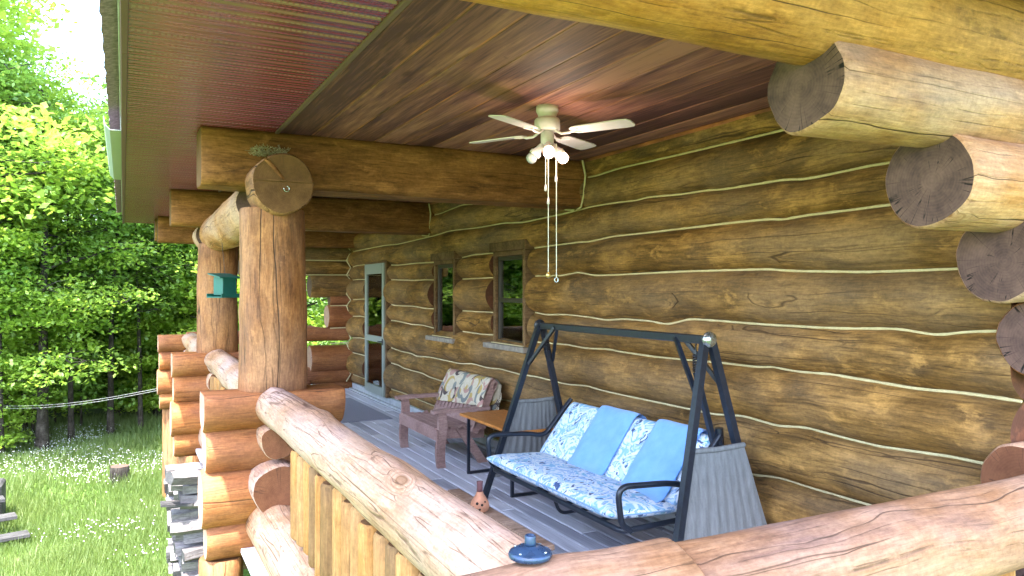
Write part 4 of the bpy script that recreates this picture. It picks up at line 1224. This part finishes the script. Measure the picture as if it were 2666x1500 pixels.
# throw
mb = MB(); nu, nv = 54, 40
pth = smooth_path([bk0 + bd * .13 + bn * .052, bk0 + bd * .30 + bn * .058, bk0 + bd * .49 + bn * .050, bk0 + bd * .535, bk0 + bd * .50 - bn * .065, bk0 + bd * .10 - bn * .10 + Vector((.03, 0, -.02))], .06, 4)
Ls = [0]
for a, b in zip(pth[:-1], pth[1:]): Ls.append(Ls[-1] + (b - a).length)
def pat(s):
    for i in range(len(pth) - 1):
        if s <= Ls[i + 1]: return pth[i].lerp(pth[i + 1], (s - Ls[i]) / max(1e-6, Ls[i + 1] - Ls[i]))
    return pth[-1]
for lay in (0, 1):
    vs = []
    for j in range(nv + 1):
        s = Ls[-1] * j / nv
        for i in range(nu + 1):
            u = i / nu
            s2 = max(0, s - 0.0) ; c = pat(min(Ls[-1], s2 + (.09 * (1 - u) if j == 0 else .09 * (1 - u) * (1 - j / nv))))
            y = ya - .03 + (yb - ya + .03) * u
            fold = 0.028 * math.exp(-((u - .03) / .04) ** 2) + .022 * math.exp(-((u - .12) / .03) ** 2) * math.sin(u * 60)
            off = bn * ((.008 * nz(u * 5, s * 5, 2) + fold) * (1 if s < Ls[-1] * .5 else -1) - (lay * .007 if s < Ls[-1] * .5 else -lay * .007))
            vs.append((c.x + off.x, y, c.z + off.z - (.05 * math.exp(-(u / .03) ** 2) if s < .1 else 0)))
    fs = [(j * (nu + 1) + i, j * (nu + 1) + i + 1, (j + 1) * (nu + 1) + i + 1, (j + 1) * (nu + 1) + i) for j in range(nv) for i in range(nu)]
    mb.add(vs, fs if lay else [f[::-1] for f in fs], 0, True)
# fringe at the near end
for k in range(16):
    c = pat(Ls[-1] * (.62 + .38 * k / 16)); y = ya - .03
    mb.tube([(c.x, y, c.z), (c.x + .012, y - .012, c.z - .03), (c.x + .012 * random.random(), y - .015, c.z - .085)], .003, 5)
tag(obj('throw_blanket', mb, 'blanket'), 'cream throw with brown and mustard crescents folded over the armchair back', 'blanket')
# side table
TB = thing('side_table', 'orange wood side table on black steel loop legs between armchair and swing', 'table', (3.1, 6.05, 0))
mb = MB(); mb.box(2.855, 3.33, 5.55, 6.64, .535, .560, 0, .003)
tt = obj('table_top', MB(), 'tabletop', TB) if False else None
mt = MB(); mt.box(-.545, .545, -.2375, .2375, -.0125, .0125, 0, .003)
obj('table_top', mt, 'tabletop', TB, W=frame('y', (3.0925, 6.095, .5475)))
for y in (6.52, 5.62):
    mb = MB(); mb.tube([(2.895, y, .534), (2.895, y, .013), (3.29, y, .013), (3.29, y, .534)], .0175, 4, 0, True, False, phase=math.pi / 4)
    mb = MB()
    mb.box(2.883, 2.908, y - .0125, y + .0125, .0, .534); mb.box(3.277, 3.302, y - .0125, y + .0125, .0, .534); mb.box(2.908, 3.277, y - .0125, y + .0125, .0, .025)
    obj('leg_frame', mb, 'metal_black', TB)

# door mat
mb = MB(); nu = 24; vs = []
mb.box(2.30, 3.22, 9.75, 11.9, .003, .012, 0, .003)
tag(obj('door_mat', mb, 'mat'), 'flat grey doormat on the deck outside the storm door', 'mat')

# low table near the rail with clay pot
LT = thing('low_table', 'low worn brown plank table behind the near railing, clay pot on top', 'table', (1.62, 3.9, 0))
mb = MB(); tz = .42
mb.box(1.90, 1.985, 3.37, 4.62, tz - .03, tz, 0, .004); mb.box(1.25, 1.335, 3.37, 4.62, tz - .03, tz, 0, .004)
mb.box(1.337, 1.898, 3.37, 3.455, tz - .031, tz - .002, 0, .004); mb.box(1.337, 1.898, 4.535, 4.62, tz - .031, tz - .002, 0, .004); mb.box(1.337, 1.898, 3.80, 3.87, tz - .031, tz - .002, 0, .004)
mb.box(1.337, 1.898, 3.457, 3.798, tz - .024, tz - .012, 0, .002); mb.box(1.337, 1.898, 3.872, 4.533, tz - .024, tz - .012, 0, .002)
obj('table_top', mb, 'oldwood', LT)
for x in (1.28, 1.90):
    for y in (3.42, 4.50):
        mb = MB(); mb.box(x, x + .06, y, y + .06, 0.003, tz - .032, 0, .004); obj('leg', mb, 'oldwood', LT)
PX, PY = 1.885, 4.08
pot = thing('clay_pot', 'small pierced clay pot with tall dark neck on the low plank table', 'pot', (PX, PY, tz))
mb = MB(); mb.lathe([(.040, tz + .001), (.052, tz + .012), (.058, tz + .035), (.052, tz + .06), (.036, tz + .085), (.024, tz + .105), (.019, tz + .12)], (PX, PY, 0)); body = obj('body', mb, 'clay', pot)
mb = MB(); mb.lathe([(.0188, tz + .1202), (.0175, tz + .14), (.018, tz + .17), (.020, tz + .178), (.013, tz + .178), (.012, tz + .15)], (PX, PY, 0)); obj('neck', mb, 'clay_dark', pot)
for an, z, r in ((-2.3, .06, .0085), (-1.75, .052, .0075), (-2.0, .028, .007), (-1.3, .066, .006), (-2.75, .035, .007)):
    rr = np.interp(z, [.012, .035, .06, .085], [.052, .058, .052, .036])
    d = Vector((math.cos(an), math.sin(an), .15)).normalized(); q = d.to_track_quat('Z', 'Y').to_matrix().to_4x4()
    mb = MB(); mb.lathe([(r, -.002), (r, .0015)], n=12, Mx=Matrix.Translation((PX + rr * math.cos(an), PY + rr * math.sin(an), tz + z)) @ q)
    obj('hole', mb, 'hole', body)
# round flange on the near rail
CXf, CYf = .865, 1.585
fl = thing('pole_flange', 'dark blue round metal flange with short pipe stub on the foreground rail', 'flange', (CXf, CYf, 1.062))
mb = MB(); z = 1.107
mb.lathe([(.046, z - .008), (.0515, z - .005), (.053, z + .002), (.050, z + .008), (.044, z + .010), (.040, z + .013), (.030, z + .019), (.018, z + .022)], (CXf, CYf, 0), 40); obj('base_plate', mb, 'bluecast', fl)
mb = MB(); mb.lathe([(.0145, z + .0222), (.0135, z + .03), (.0135, z + .044), (.0125, z + .046), (.010, z + .046), (.010, z + .024)], (CXf, CYf, 0), 24); obj('pipe_stub', mb, 'bluecast', fl)
mb = MB()
for k in range(4):
    a = k * 1.571 + .5; mb.lathe([(.0035, z + .0105), (.0035, z + .0135), (.001, z + .0145)], (CXf + .043 * math.cos(a), CYf + .043 * math.sin(a), 0), 8)
obj('screw', mb, 'chrome', fl)

# bird feeder hanging from the plate log
BFX, BFY = 0.87, 7.72
bf = thing('bird_feeder', 'teal green hopper bird feeder hanging on a wire between the posts', 'bird feeder', (BFX, BFY, 1.64))
rz = Matrix.Translation((BFX, BFY, 0)) @ Matrix.Rotation(R(28), 4, 'Z')
mb = MB(); mb.box(-.075, .075, -.075, .075, 1.685, 1.86, 0, .004, Mx=rz); obj('hopper', mb, 'green_paint', bf)
mb = MB(); vs = [rz @ Vector(p) for p in ((-.12, -.10, 1.845), (.12, -.10, 1.845), (.12, .10, 1.885), (-.12, .10, 1.885), (-.12, -.10, 1.857), (.12, -.10, 1.857), (.12, .10, 1.897), (-.12, .10, 1.897))]
mb.add(vs, [(3, 2, 1, 0), (4, 5, 6, 7), (0, 1, 5, 4), (1, 2, 6, 5), (2, 3, 7, 6), (3, 0, 4, 7)]); obj('lid', mb, 'green_paint', bf)
mb = MB()
mb.box(-.12, .12, -.12, .12, 1.66, 1.672, 0, .003, Mx=rz)
for s in (-1, 1): mb.box(-.12, .12, s * .115 - .005, s * .115 + .005, 1.672, 1.70, 0, .002, Mx=rz)
obj('tray', mb, 'green_paint', bf)
mb = MB(); mb.tube([(BFX, BFY, 1.88), (BFX - .01, BFY, 2.0), (BFX - .03, BFY, 2.22)], .0025, 5); obj('wire', mb, 'metal_black', bf)

# bird nest on the plate log end
mb = MB()
for k in range(420):
    a = random.random() * 6.283; r = .03 + .055 * random.random() ** .7; z = 2.655 + .055 * random.random()
    p = Vector((0.90 + r * math.cos(a) * 1.5, 5.40 + r * math.sin(a) * .8, z)); d = Vector((random.uniform(-1, 1), random.uniform(-1, 1), random.uniform(-.1, .9))).normalized() * random.uniform(.015, .045)
    mb.tube([p, p + d], .0016, 3, cap=False)
tag(obj('bird_nest', mb, 'nest'), 'small mossy bird nest tucked above the round plate log end', 'nest')

# ================================================================== GARDEN THINGS
def gz(x, y): return ground_z(x, y)
# stump
sx, sy = -0.05, 14.05
mb = log_mb(.38, .160, .145, seed=301, wob=.03, seg=26)
tag(obj('tree_stump', mb, ['stumpbark', 'end_dark'], W=frame('z', (sx, sy, gz(sx, sy) - .08))), 'dark cut tree stump standing in the flowering lawn', 'stump')
# firewood
def billet_mb(seed, L=.35):
    rnd = random.Random(seed); k = rnd.choice([3, 4, 4, 5]); a0 = rnd.random() * 6
    sec = []
    for i in range(k):
        a = a0 + 2 * math.pi * i / k + rnd.uniform(-.25, .25); sec.append((.075 * rnd.uniform(.75, 1.1) * math.cos(a), .068 * rnd.uniform(.75, 1.1) * math.sin(a)))
    mb = MB(); n = 5; vs = []
    for j in range(n):
        x = L * j / (n - 1) - L / 2
        for (y, z) in sec: vs.append((x, y + .006 * nz(x * 7, y * 20, seed), z + .006 * nz(x * 7, z * 20, seed + 4)))
    fs = [(j * k + i, (j + 1) * k + i, (j + 1) * k + (i + 1) % k, j * k + (i + 1) % k) for j in range(n - 1) for i in range(k)]
    mb.add(vs, fs, 0); mb.add(vs[:k], [list(range(k))], 1); mb.add(vs[-k:], [list(range(k))[::-1]], 1)
    return mb
protos = [None] * 8
gw = 'firewood billets stacked below the porch'
for row in range(12):
    for cidx in range(7):
        j = random.randrange(8)
        x = 0.63 + random.uniform(-.09, .06); y = 7.55 + cidx * .13 + random.uniform(-.02, .02) + (row % 2) * .06; z = -1.40 + row * .118 + random.uniform(-.01, .01)
        Wb = Matrix.Translation((x, y, z)) @ Matrix.Rotation(random.uniform(-.14, .14), 4, 'Z') @ Matrix.Rotation(random.uniform(-.06, .06), 4, 'Y') @ Matrix.Rotation(random.uniform(0, 6.28), 4, 'X')
        if protos[j] is None:
            o = obj('firewood_billet', billet_mb(320 + j), ['billet', 'greywood'], W=Wb); protos[j] = o
        else:
            o = protos[j].copy(); COL.objects.link(o); o.matrix_basis = Wb; WM[o.name] = Wb
        tag(o, 'grey split firewood billet lying in the stack below the log porch', 'firewood', gw)
for (x, y, z, rz_, ry) in ((.52, 7.50, .02, .5, .15), (.66, 7.62, .06, -.4, -.1), (.72, 7.46, -.1, 1.2, .2)):
    o = protos[2 if protos[2] else 0].copy() if False else [p for p in protos if p][0].copy(); COL.objects.link(o)
    Wb = Matrix.Translation((x, y, z)) @ Matrix.Rotation(rz_, 4, 'Z') @ Matrix.Rotation(ry, 4, 'Y'); o.matrix_basis = Wb; WM[o.name] = Wb
    tag(o, 'grey split firewood billet lying in the stack below the log porch', 'firewood', gw)
mb = MB(); mb.box(-.12, .15, -.07, .07, -.012, .012, 0, .003)
tag(obj('plank', mb, 'greywood', W=Matrix.Translation((.42, 7.55, -.22)) @ Matrix.Rotation(.1, 4, 'Y')), 'short grey plank sticking out of the firewood stack', 'plank')
# reddish sheet and white board leaning under the porch
mb = MB(); mb.box(-.28, .28, -.01, .01, 0, .95, 0, .003)
tag(obj('metal_sheet', mb, 'redsheet', W=Matrix.Translation((1.10, 6.6, -1.42)) @ Matrix.Rotation(.25, 4, 'Y') @ Matrix.Rotation(-.2, 4, 'X')), 'reddish sheet leaning in the shade under the porch', 'sheet')
mb = MB(); mb.box(-.05, .05, -.01, .01, 0, 1.1, 0, .003)
tag(obj('white_board', mb, 'whitesheet', W=Matrix.Translation((.80, 6.45, -1.42)) @ Matrix.Rotation(-.12, 4, 'Y')), 'narrow white board leaning beside the reddish sheet under the porch', 'board')
# wooden garden steps at the far left
ST = thing('garden_steps', 'weathered wooden plank steps with shade put into their dark colour at the left edge of the lawn', 'steps', (-1.95, 11.6, gz(-1.95, 11.6)))
for k in range(3):
    mb = MB(); mb.box(-1.1 , .0, -.02, .20, 0, .045, 0, .004)
    W_ = Matrix.Translation((-1.30 + k * .18 - .1, 12.05 - k * .42, -1.09 - k * .14)) @ Matrix.Rotation(R(14), 4, 'Z')
    obj('tread', mb, 'greywood', ST, W=W_)
mb = MB(); mb.prism([(11.1, -1.52), (12.35, -1.52), (12.35, -1.13), (12.05, -1.13), (11.62, -1.27), (11.2, -1.41)], 'x', -2.1, -2.02); mb.prism([(11.25, -1.52), (12.45, -1.52), (12.45, -1.11), (12.1, -1.13), (11.68, -1.27), (11.3, -1.41)], 'x', -1.62, -1.56)
obj('stringer', mb, 'oldwood', ST)
mb = MB(); mb.box(-2.4, -1.48, 12.35, 12.85, -1.5, -.93, 0, .03); obj('block', mb, 'greywood', ST)
# clothes line
mb = MB()
for dz in (0, .03):
    pts = []
    for i in range(25):
        t = i / 24; pts.append((0.46 + (-2.35 - .46) * t, 12.7 + (17.6 - 12.7) * t, .20 + dz + (-.55 - .20 + dz * .6) * t - .10 * math.sin(math.pi * t)))
    mb.tube(pts, .0026, 5)
tag(obj('clothes_line', mb, 'line_cord'), 'double white clothes line stretched from the porch corner to the woods', 'line')

# grass and clover
rng = np.random.default_rng(5)
def grass_patch(n, region, hmin, hmax, w):
    xs_ = rng.uniform(region[0], region[1], n); ys_ = rng.uniform(region[2], region[3], n)
    V = np.zeros((n, 3, 3)); T = np.zeros(n)
    for i in range(n):
        x, y = xs_[i], ys_[i]; z = ground_z(x, y) - .01
        dn = nz(x * .9, y * .9, 4.0); hh = (hmin + (hmax - hmin) * rng.random()) * (1 + .6 * dn)
        a = rng.random() * 6.283; l = rng.uniform(.1, .6) * hh; b = rng.random() * 6.283
        dx, dy = math.cos(a) * w, math.sin(a) * w
        V[i] = ((x - dx, y - dy, z), (x + dx, y + dy, z), (x + math.cos(b) * l, y + math.sin(b) * l, z + hh))
        T[i] = np.clip(.5 + .6 * nz(x * .5, y * .5, 9.0) + rng.uniform(-.25, .25), 0, 1)
    return V, T
parts = [grass_patch(46000, (-3.6, .75, 8.6, 13.5), .07, .17, .007), grass_patch(42000, (-4.6, 2.2, 13.5, 20.5), .08, .22, .011), grass_patch(9000, (-7, -2.5, 2, 17), .08, .2, .012), grass_patch(5000, (-.8, .75, 5.0, 8.8), .07, .16, .007)]
V = np.concatenate([p[0] for p in parts]).reshape(-1, 3); T = np.concatenate([p[1] for p in parts])
def tri_mesh(name, V, T, mat, k=3):
    n = len(V) // k
    me = bpy.data.meshes.new(name)
    me.vertices.add(len(V)); me.vertices.foreach_set('co', V.astype(np.float32).ravel())
    me.loops.add(len(V)); me.loops.foreach_set('vertex_index', np.arange(len(V), dtype=np.int32))
    me.polygons.add(n); me.polygons.foreach_set('loop_start', np.arange(0, len(V), k, dtype=np.int32)); me.polygons.foreach_set('loop_total', np.full(n, k, dtype=np.int32))
    me.update(calc_edges=True)
    at = me.attributes.new('tint', 'FLOAT_COLOR', 'FACE'); at.data.foreach_set('color', np.repeat(T.astype(np.float32), 4))
    me.materials.append(M[mat]); me.validate()
    return me
o = bpy.data.objects.new('grass', tri_mesh('grass', V, T, 'grassblade')); COL.objects.link(o); tag(o, kind='stuff'); WM[o.name] = Matrix.Identity(4)
o['label'] = 'long lawn grass'
# clover and dandelion heads
n = 9000; pv = []
c8 = [(math.cos(a), math.sin(a)) for a in np.linspace(0, 2 * math.pi, 6)[:-1]]
for i in range(n):
    x = rng.uniform(-4.5, .72); y = rng.uniform(8.5, 19)
    d = nz(x * .45 + 3, y * .35, 2.2) + .5 * nz(x * 1.6, y * 1.6, 7)
    d += .35 * math.exp(-((x + .4) / 1.6) ** 2 - ((y - 14.0) / 2.0) ** 2) - (.25 if y < 11 else 0)
    if d < .16 + .3 * rng.random(): continue
    z = ground_z(x, y) + rng.uniform(.09, .21); r = rng.uniform(.005, .012)
    for k in range(5):
        a, b = c8[k], c8[(k + 1) % 5]
        pv += [(x + a[0] * r, y + a[1] * r, z), (x + b[0] * r, y + b[1] * r, z), (x, y, z + r * .8), (x + b[0] * r, y + b[1] * r, z), (x + a[0] * r, y + a[1] * r, z), (x, y, z - r * .8)]
V = np.array(pv); o = bpy.data.objects.new('clover_flowers', tri_mesh('clover_flowers', V, np.full(len(V) // 3, .5), 'flower')); COL.objects.link(o); tag(o, kind='stuff'); o['label'] = 'white clover and dandelion heads in the lawn'

# ================================================================== TREES
def make_tree(seed, H, rc, base, tr, nl, leafmat, lsize, flatness=.35, lean=0.0):
    rnd = random.Random(seed); rg = np.random.default_rng(seed)
    mb = MB()
    top = Vector((lean * H, 0, H * .93))
    tp = []; nseg = 9
    for i in range(nseg + 1):
        t = i / nseg
        tp.append(Vector((lean * H * t + .25 * nz(t * 2.3, seed, 1) * t * 1.5, .25 * nz(t * 2.3, seed, 5) * t * 1.5, H * .93 * t)))
    mb.tube(tp, [tr * (1.25 if i == 0 else 1) * (1 - .85 * i / nseg) for i in range(nseg + 1)], 9)
    anchors = []
    nb = int(10 + H * 1.3)
    for b in range(nb):
        t = base / H + (1 - base / H) * ((b + rnd.random()) / nb) * .96
        o = tp[min(nseg, int(t / .93 * nseg))] if t < .93 else tp[-1]
        p0 = Vector((o.x, o.y, H * t * .97))
        az = rnd.random() * 6.283
        hgt = (t - base / H) / (1 - base / H)
        reach = rc * (math.sin(math.pi * min(1, .18 + .82 * (1 - hgt) ** .8)) * .35 + .75 * (1 - hgt) ** .55 + .12) * rnd.uniform(.6, 1.1)
        rise = rnd.uniform(.05, .5) * reach
        pts = [p0]
        for k in range(1, 5):
            f = k / 4
            pts.append(p0 + Vector((math.cos(az) * reach * f, math.sin(az) * reach * f, rise * f - .10 * reach * f * f)) + Vector((rnd.uniform(-.1, .1), rnd.uniform(-.1, .1), rnd.uniform(-.06, .06))) * reach * .6)
        mb.tube(pts, [tr * .34 * (1 - .8 * k / 4) * (1.1 - .6 * t) for k in range(5)], 5, cap=False)
        for k in range(1, 5):
            for q in range(2 + (k > 1) + (k > 2)):
                s = pts[k] + Vector((rnd.gauss(0, 1), rnd.gauss(0, 1), rnd.gauss(0, .45))) * (.20 * reach + .12)
                anchors.append((s, .30 + .13 * reach))
                if rnd.random() < .35: mb.tube([pts[k], (pts[k] + s) / 2 + Vector((0, 0, .05)), s], [.014, .010, .005], 4, cap=False)
    for q in range(5): anchors.append((tp[-1] + Vector((rnd.gauss(0, .3), rnd.gauss(0, .3), rnd.gauss(0, .25))), .45))
    A = np.array([a[0][:] for a in anchors]); S = np.array([a[1] for a in anchors])
    ctint = rg.uniform(.15, .85, len(A))
    idx = rg.integers(0, len(A), nl)
    # leafy sprays: flat, drooping at the rim
    off = rg.normal(0, 1, (nl, 3)); off /= np.linalg.norm(off, axis=1)[:, None]; off *= (rg.random(nl) ** .5)[:, None]
    off[:, 2] *= flatness
    C = A[idx] + off * S[idx][:, None] * 1.25
    C[:, 2] -= .25 * (off[:, 0] ** 2 + off[:, 1] ** 2) * S[idx]
    sz = lsize * rg.uniform(.6, 1.25, nl)
    nrm = rg.normal(0, .55, (nl, 3)); nrm[:, 2] += 1.0; nrm /= np.linalg.norm(nrm, axis=1)[:, None]
    u = np.cross(nrm, rg.normal(0, 1, (nl, 3))); u /= np.linalg.norm(u, axis=1)[:, None]
    v = np.cross(nrm, u)
    Q = np.stack([C - u * sz[:, None] * .55, C - v * sz[:, None] * .36 + u * sz[:, None] * .05 , C + u * sz[:, None] * .6, C + v * sz[:, None] * .36 + u * sz[:, None] * .05], 1).reshape(-1, 3)
    T = np.clip(ctint[idx] + rg.uniform(-.2, .2, nl), 0, 1)
    return mb, (Q, T, leafmat)
def tree_proto(name, spec):
    mb, (Q, T, lm) = make_tree(*spec)
    me = bpy.data.meshes.new('trunk'); me.from_pydata([tuple(v) for v in mb.v], [], mb.f); me.materials.append(M['bark'])
    me.polygons.foreach_set('use_smooth', [True] * len(me.polygons)); me.update()
    cm = tri_mesh('crown', Q, T, lm, 4)
    return me, cm
def place_tree(name, pr, x, y, rot, sc, label, group, z=None):
    root = bpy.data.objects.new(name, None); root.empty_display_size = .3; COL.objects.link(root)
    W_ = Matrix.Translation((x, y, (gz(x, y) if z is None else z) - .05)) @ Matrix.Rotation(rot, 4, 'Z') @ Matrix.Scale(sc, 4)
    _parent(root, W_, None); tag(root, label, 'tree', group)
    for nm, me in (('trunk', pr[0]), ('crown', pr[1])):
        o = bpy.data.objects.new(nm, me); COL.objects.link(o); _parent(o, W_, root)
    return root
# (seed, height, crown radius, crown base, trunk radius, leaves, material, leaf size, flatness, lean)
big = tree_proto('maple', (11, 12.5, 4.6, 1.2, .19, 110000, 'leaf_bright', .105, .30, .0))
mA = tree_proto('maple', (12, 10.5, 3.0, 2.4, .15, 20000, 'leaf_bright', .12, .32, .01))
mB_ = tree_proto('maple', (13, 11.5, 2.8, 4.2, .17, 14000, 'leaf_mid', .13, .4, -.01))
mC = tree_proto('maple', (14, 10.0, 2.6, 3.0, .12, 14000, 'leaf_mid', .12, .35, .02))
mD = tree_proto('maple', (15, 12.0, 3.0, 4.4, .20, 14000, 'leaf_dark', .14, .45, .0))
mE = tree_proto('maple', (21, 9.0, 2.3, 2.4, .09, 34000, 'leaf_bright', .10, .28, .0))
mG = tree_proto('maple', (23, 13.8, 3.4, 2.6, .15, 60000, 'leaf_bright', .105, .28, .0))
mF = tree_proto('maple', (22, 10.0, 1.5, 4.0, .085, 5200, 'leaf_mid', .12, .3, .02))
sap = tree_proto('sapling', (16, 4.2, 1.25, .5, .035, 7500, 'leaf_bright', .13, .3, .0))
sap2 = tree_proto('sapling', (17, 5.5, 1.4, 1.0, .04, 7500, 'leaf_mid', .14, .3, .03))
GT = 'trees in the wood behind the lawn'
place_tree('maple_tree', big, -6.9, 19.5, .4, 1.45, 'big bright green maple filling the upper left, nearest of the trees', GT)
place_tree('maple_tree', mE, -2.9, 17.6, 2.2, .92, 'bright young maple with low leafy branches beside the clothes line, left edge', GT)
place_tree('maple_tree', mG, -4.3, 21.0, 5.0, 1.0, 'tall bright maple reaching the top of the photo left of the roof edge', GT)
place_tree('maple_tree', mA, -1.42, 17.4, 1.0, .74, 'maple with dark straight trunk left of centre at the lawn edge', GT)
place_tree('maple_tree', mB_, .75, 20.0, 2.0, .68, 'slim maple with dark trunk at the lawn edge beside the porch railing', GT)
place_tree('maple_tree', mD, 2.2, 23.5, .3, .75, 'dark green tree seen just left of the second porch post', GT)
place_tree('maple_tree', mC, -2.6, 18.2, 4.4, .80, 'thin trunked maple at the far left lawn edge', GT)
inwood = 'slender leafy tree deep in the dense wood'
rnd = random.Random(99)
pts_ = [(-5.2, 33), (-2.6, 34.5), (-.3, 33.5), (1.6, 35.5), (3.8, 34), (-7.5, 36), (-4, 39), (-1, 40), (2.4, 41), (5.4, 40), (-6, 45), (-2.5, 47), (.5, 48), (4, 49), (7.4, 46), (-4.5, 55), (1, 56), (6, 57)]
for i, (x, y) in enumerate(pts_):
    pr = rnd.choice([mA, mB_, mC, mD, mB_, mC]) if y < 30 else rnd.choice([mA, mE, mA, mC]); far_ = (y - 20) / 30
    s = rnd.uniform(.60, .72) if y < 28 else rnd.uniform(.70, .90)
    place_tree('maple_tree', pr, x, y, rnd.random() * 6.28, s, inwood, GT)
for (x, y, s_) in ((-2.05, 17.0, .8), (-.95, 18.0, .7), (-.25, 18.6, .8), (.35, 18.9, .65), (1.25, 19.8, .7), (-1.9, 19.2, .75), (-.1, 20.6, .8), (.95, 21.8, .8)):
    place_tree('maple_tree', mF, x, y, rnd.random() * 6.28, s_, 'slim bare trunked young tree on the shady edge of the lawn', 'slim young trees along the lawn edge')
# trees beyond the far end of the porch and along the left side
for (x, y, pr, s) in ((3.6, 19.5, mA, .8), (5.4, 21.0, mC, .85), (2.9, 17.2, sap, 1.0), (4.6, 17.0, sap2, .9), (7.5, 20, mB_, .9)):
    place_tree('maple_tree', pr, x, y, rnd.random() * 6.28, s, 'bright tree glimpsed through the far end opening of the porch', 'trees beyond the far end of the porch')
for (x, y) in ((-12, 26), (-10, 31), (-16, 33), (-11, 38), (-21, 16), (-14, 44), (-19, 26)):
    place_tree('maple_tree', rnd.choice([mA, mB_, mC, mA]), x, y, rnd.random() * 6.28, rnd.uniform(.8, 1.0), 'leafy tree of the wood that the porch windows mirror', 'trees left of the lawn')
GS = 'saplings under the trees'
for i in range(9):
    x = rnd.uniform(-3.0, 1.9); y = .75 * x + 18.6 + rnd.uniform(0, 4.0)
    place_tree('sapling', rnd.choice([sap, sap, sap2]), x, y, rnd.random() * 6.28, rnd.uniform(.35, .75), 'small leafy sapling in the undergrowth of the wood', GS)
for i in range(50):
    y = rnd.uniform(18.2, 33); x = -.121 * y + rnd.uniform(-.8, .26 * y)
    if y - .75 * x < 18.2: y += 2
    place_tree('sapling', rnd.choice([sap, sap2]), x, y, rnd.random() * 6.28, rnd.uniform(.55, 1.0), 'small leafy sapling in the undergrowth of the wood', GS)
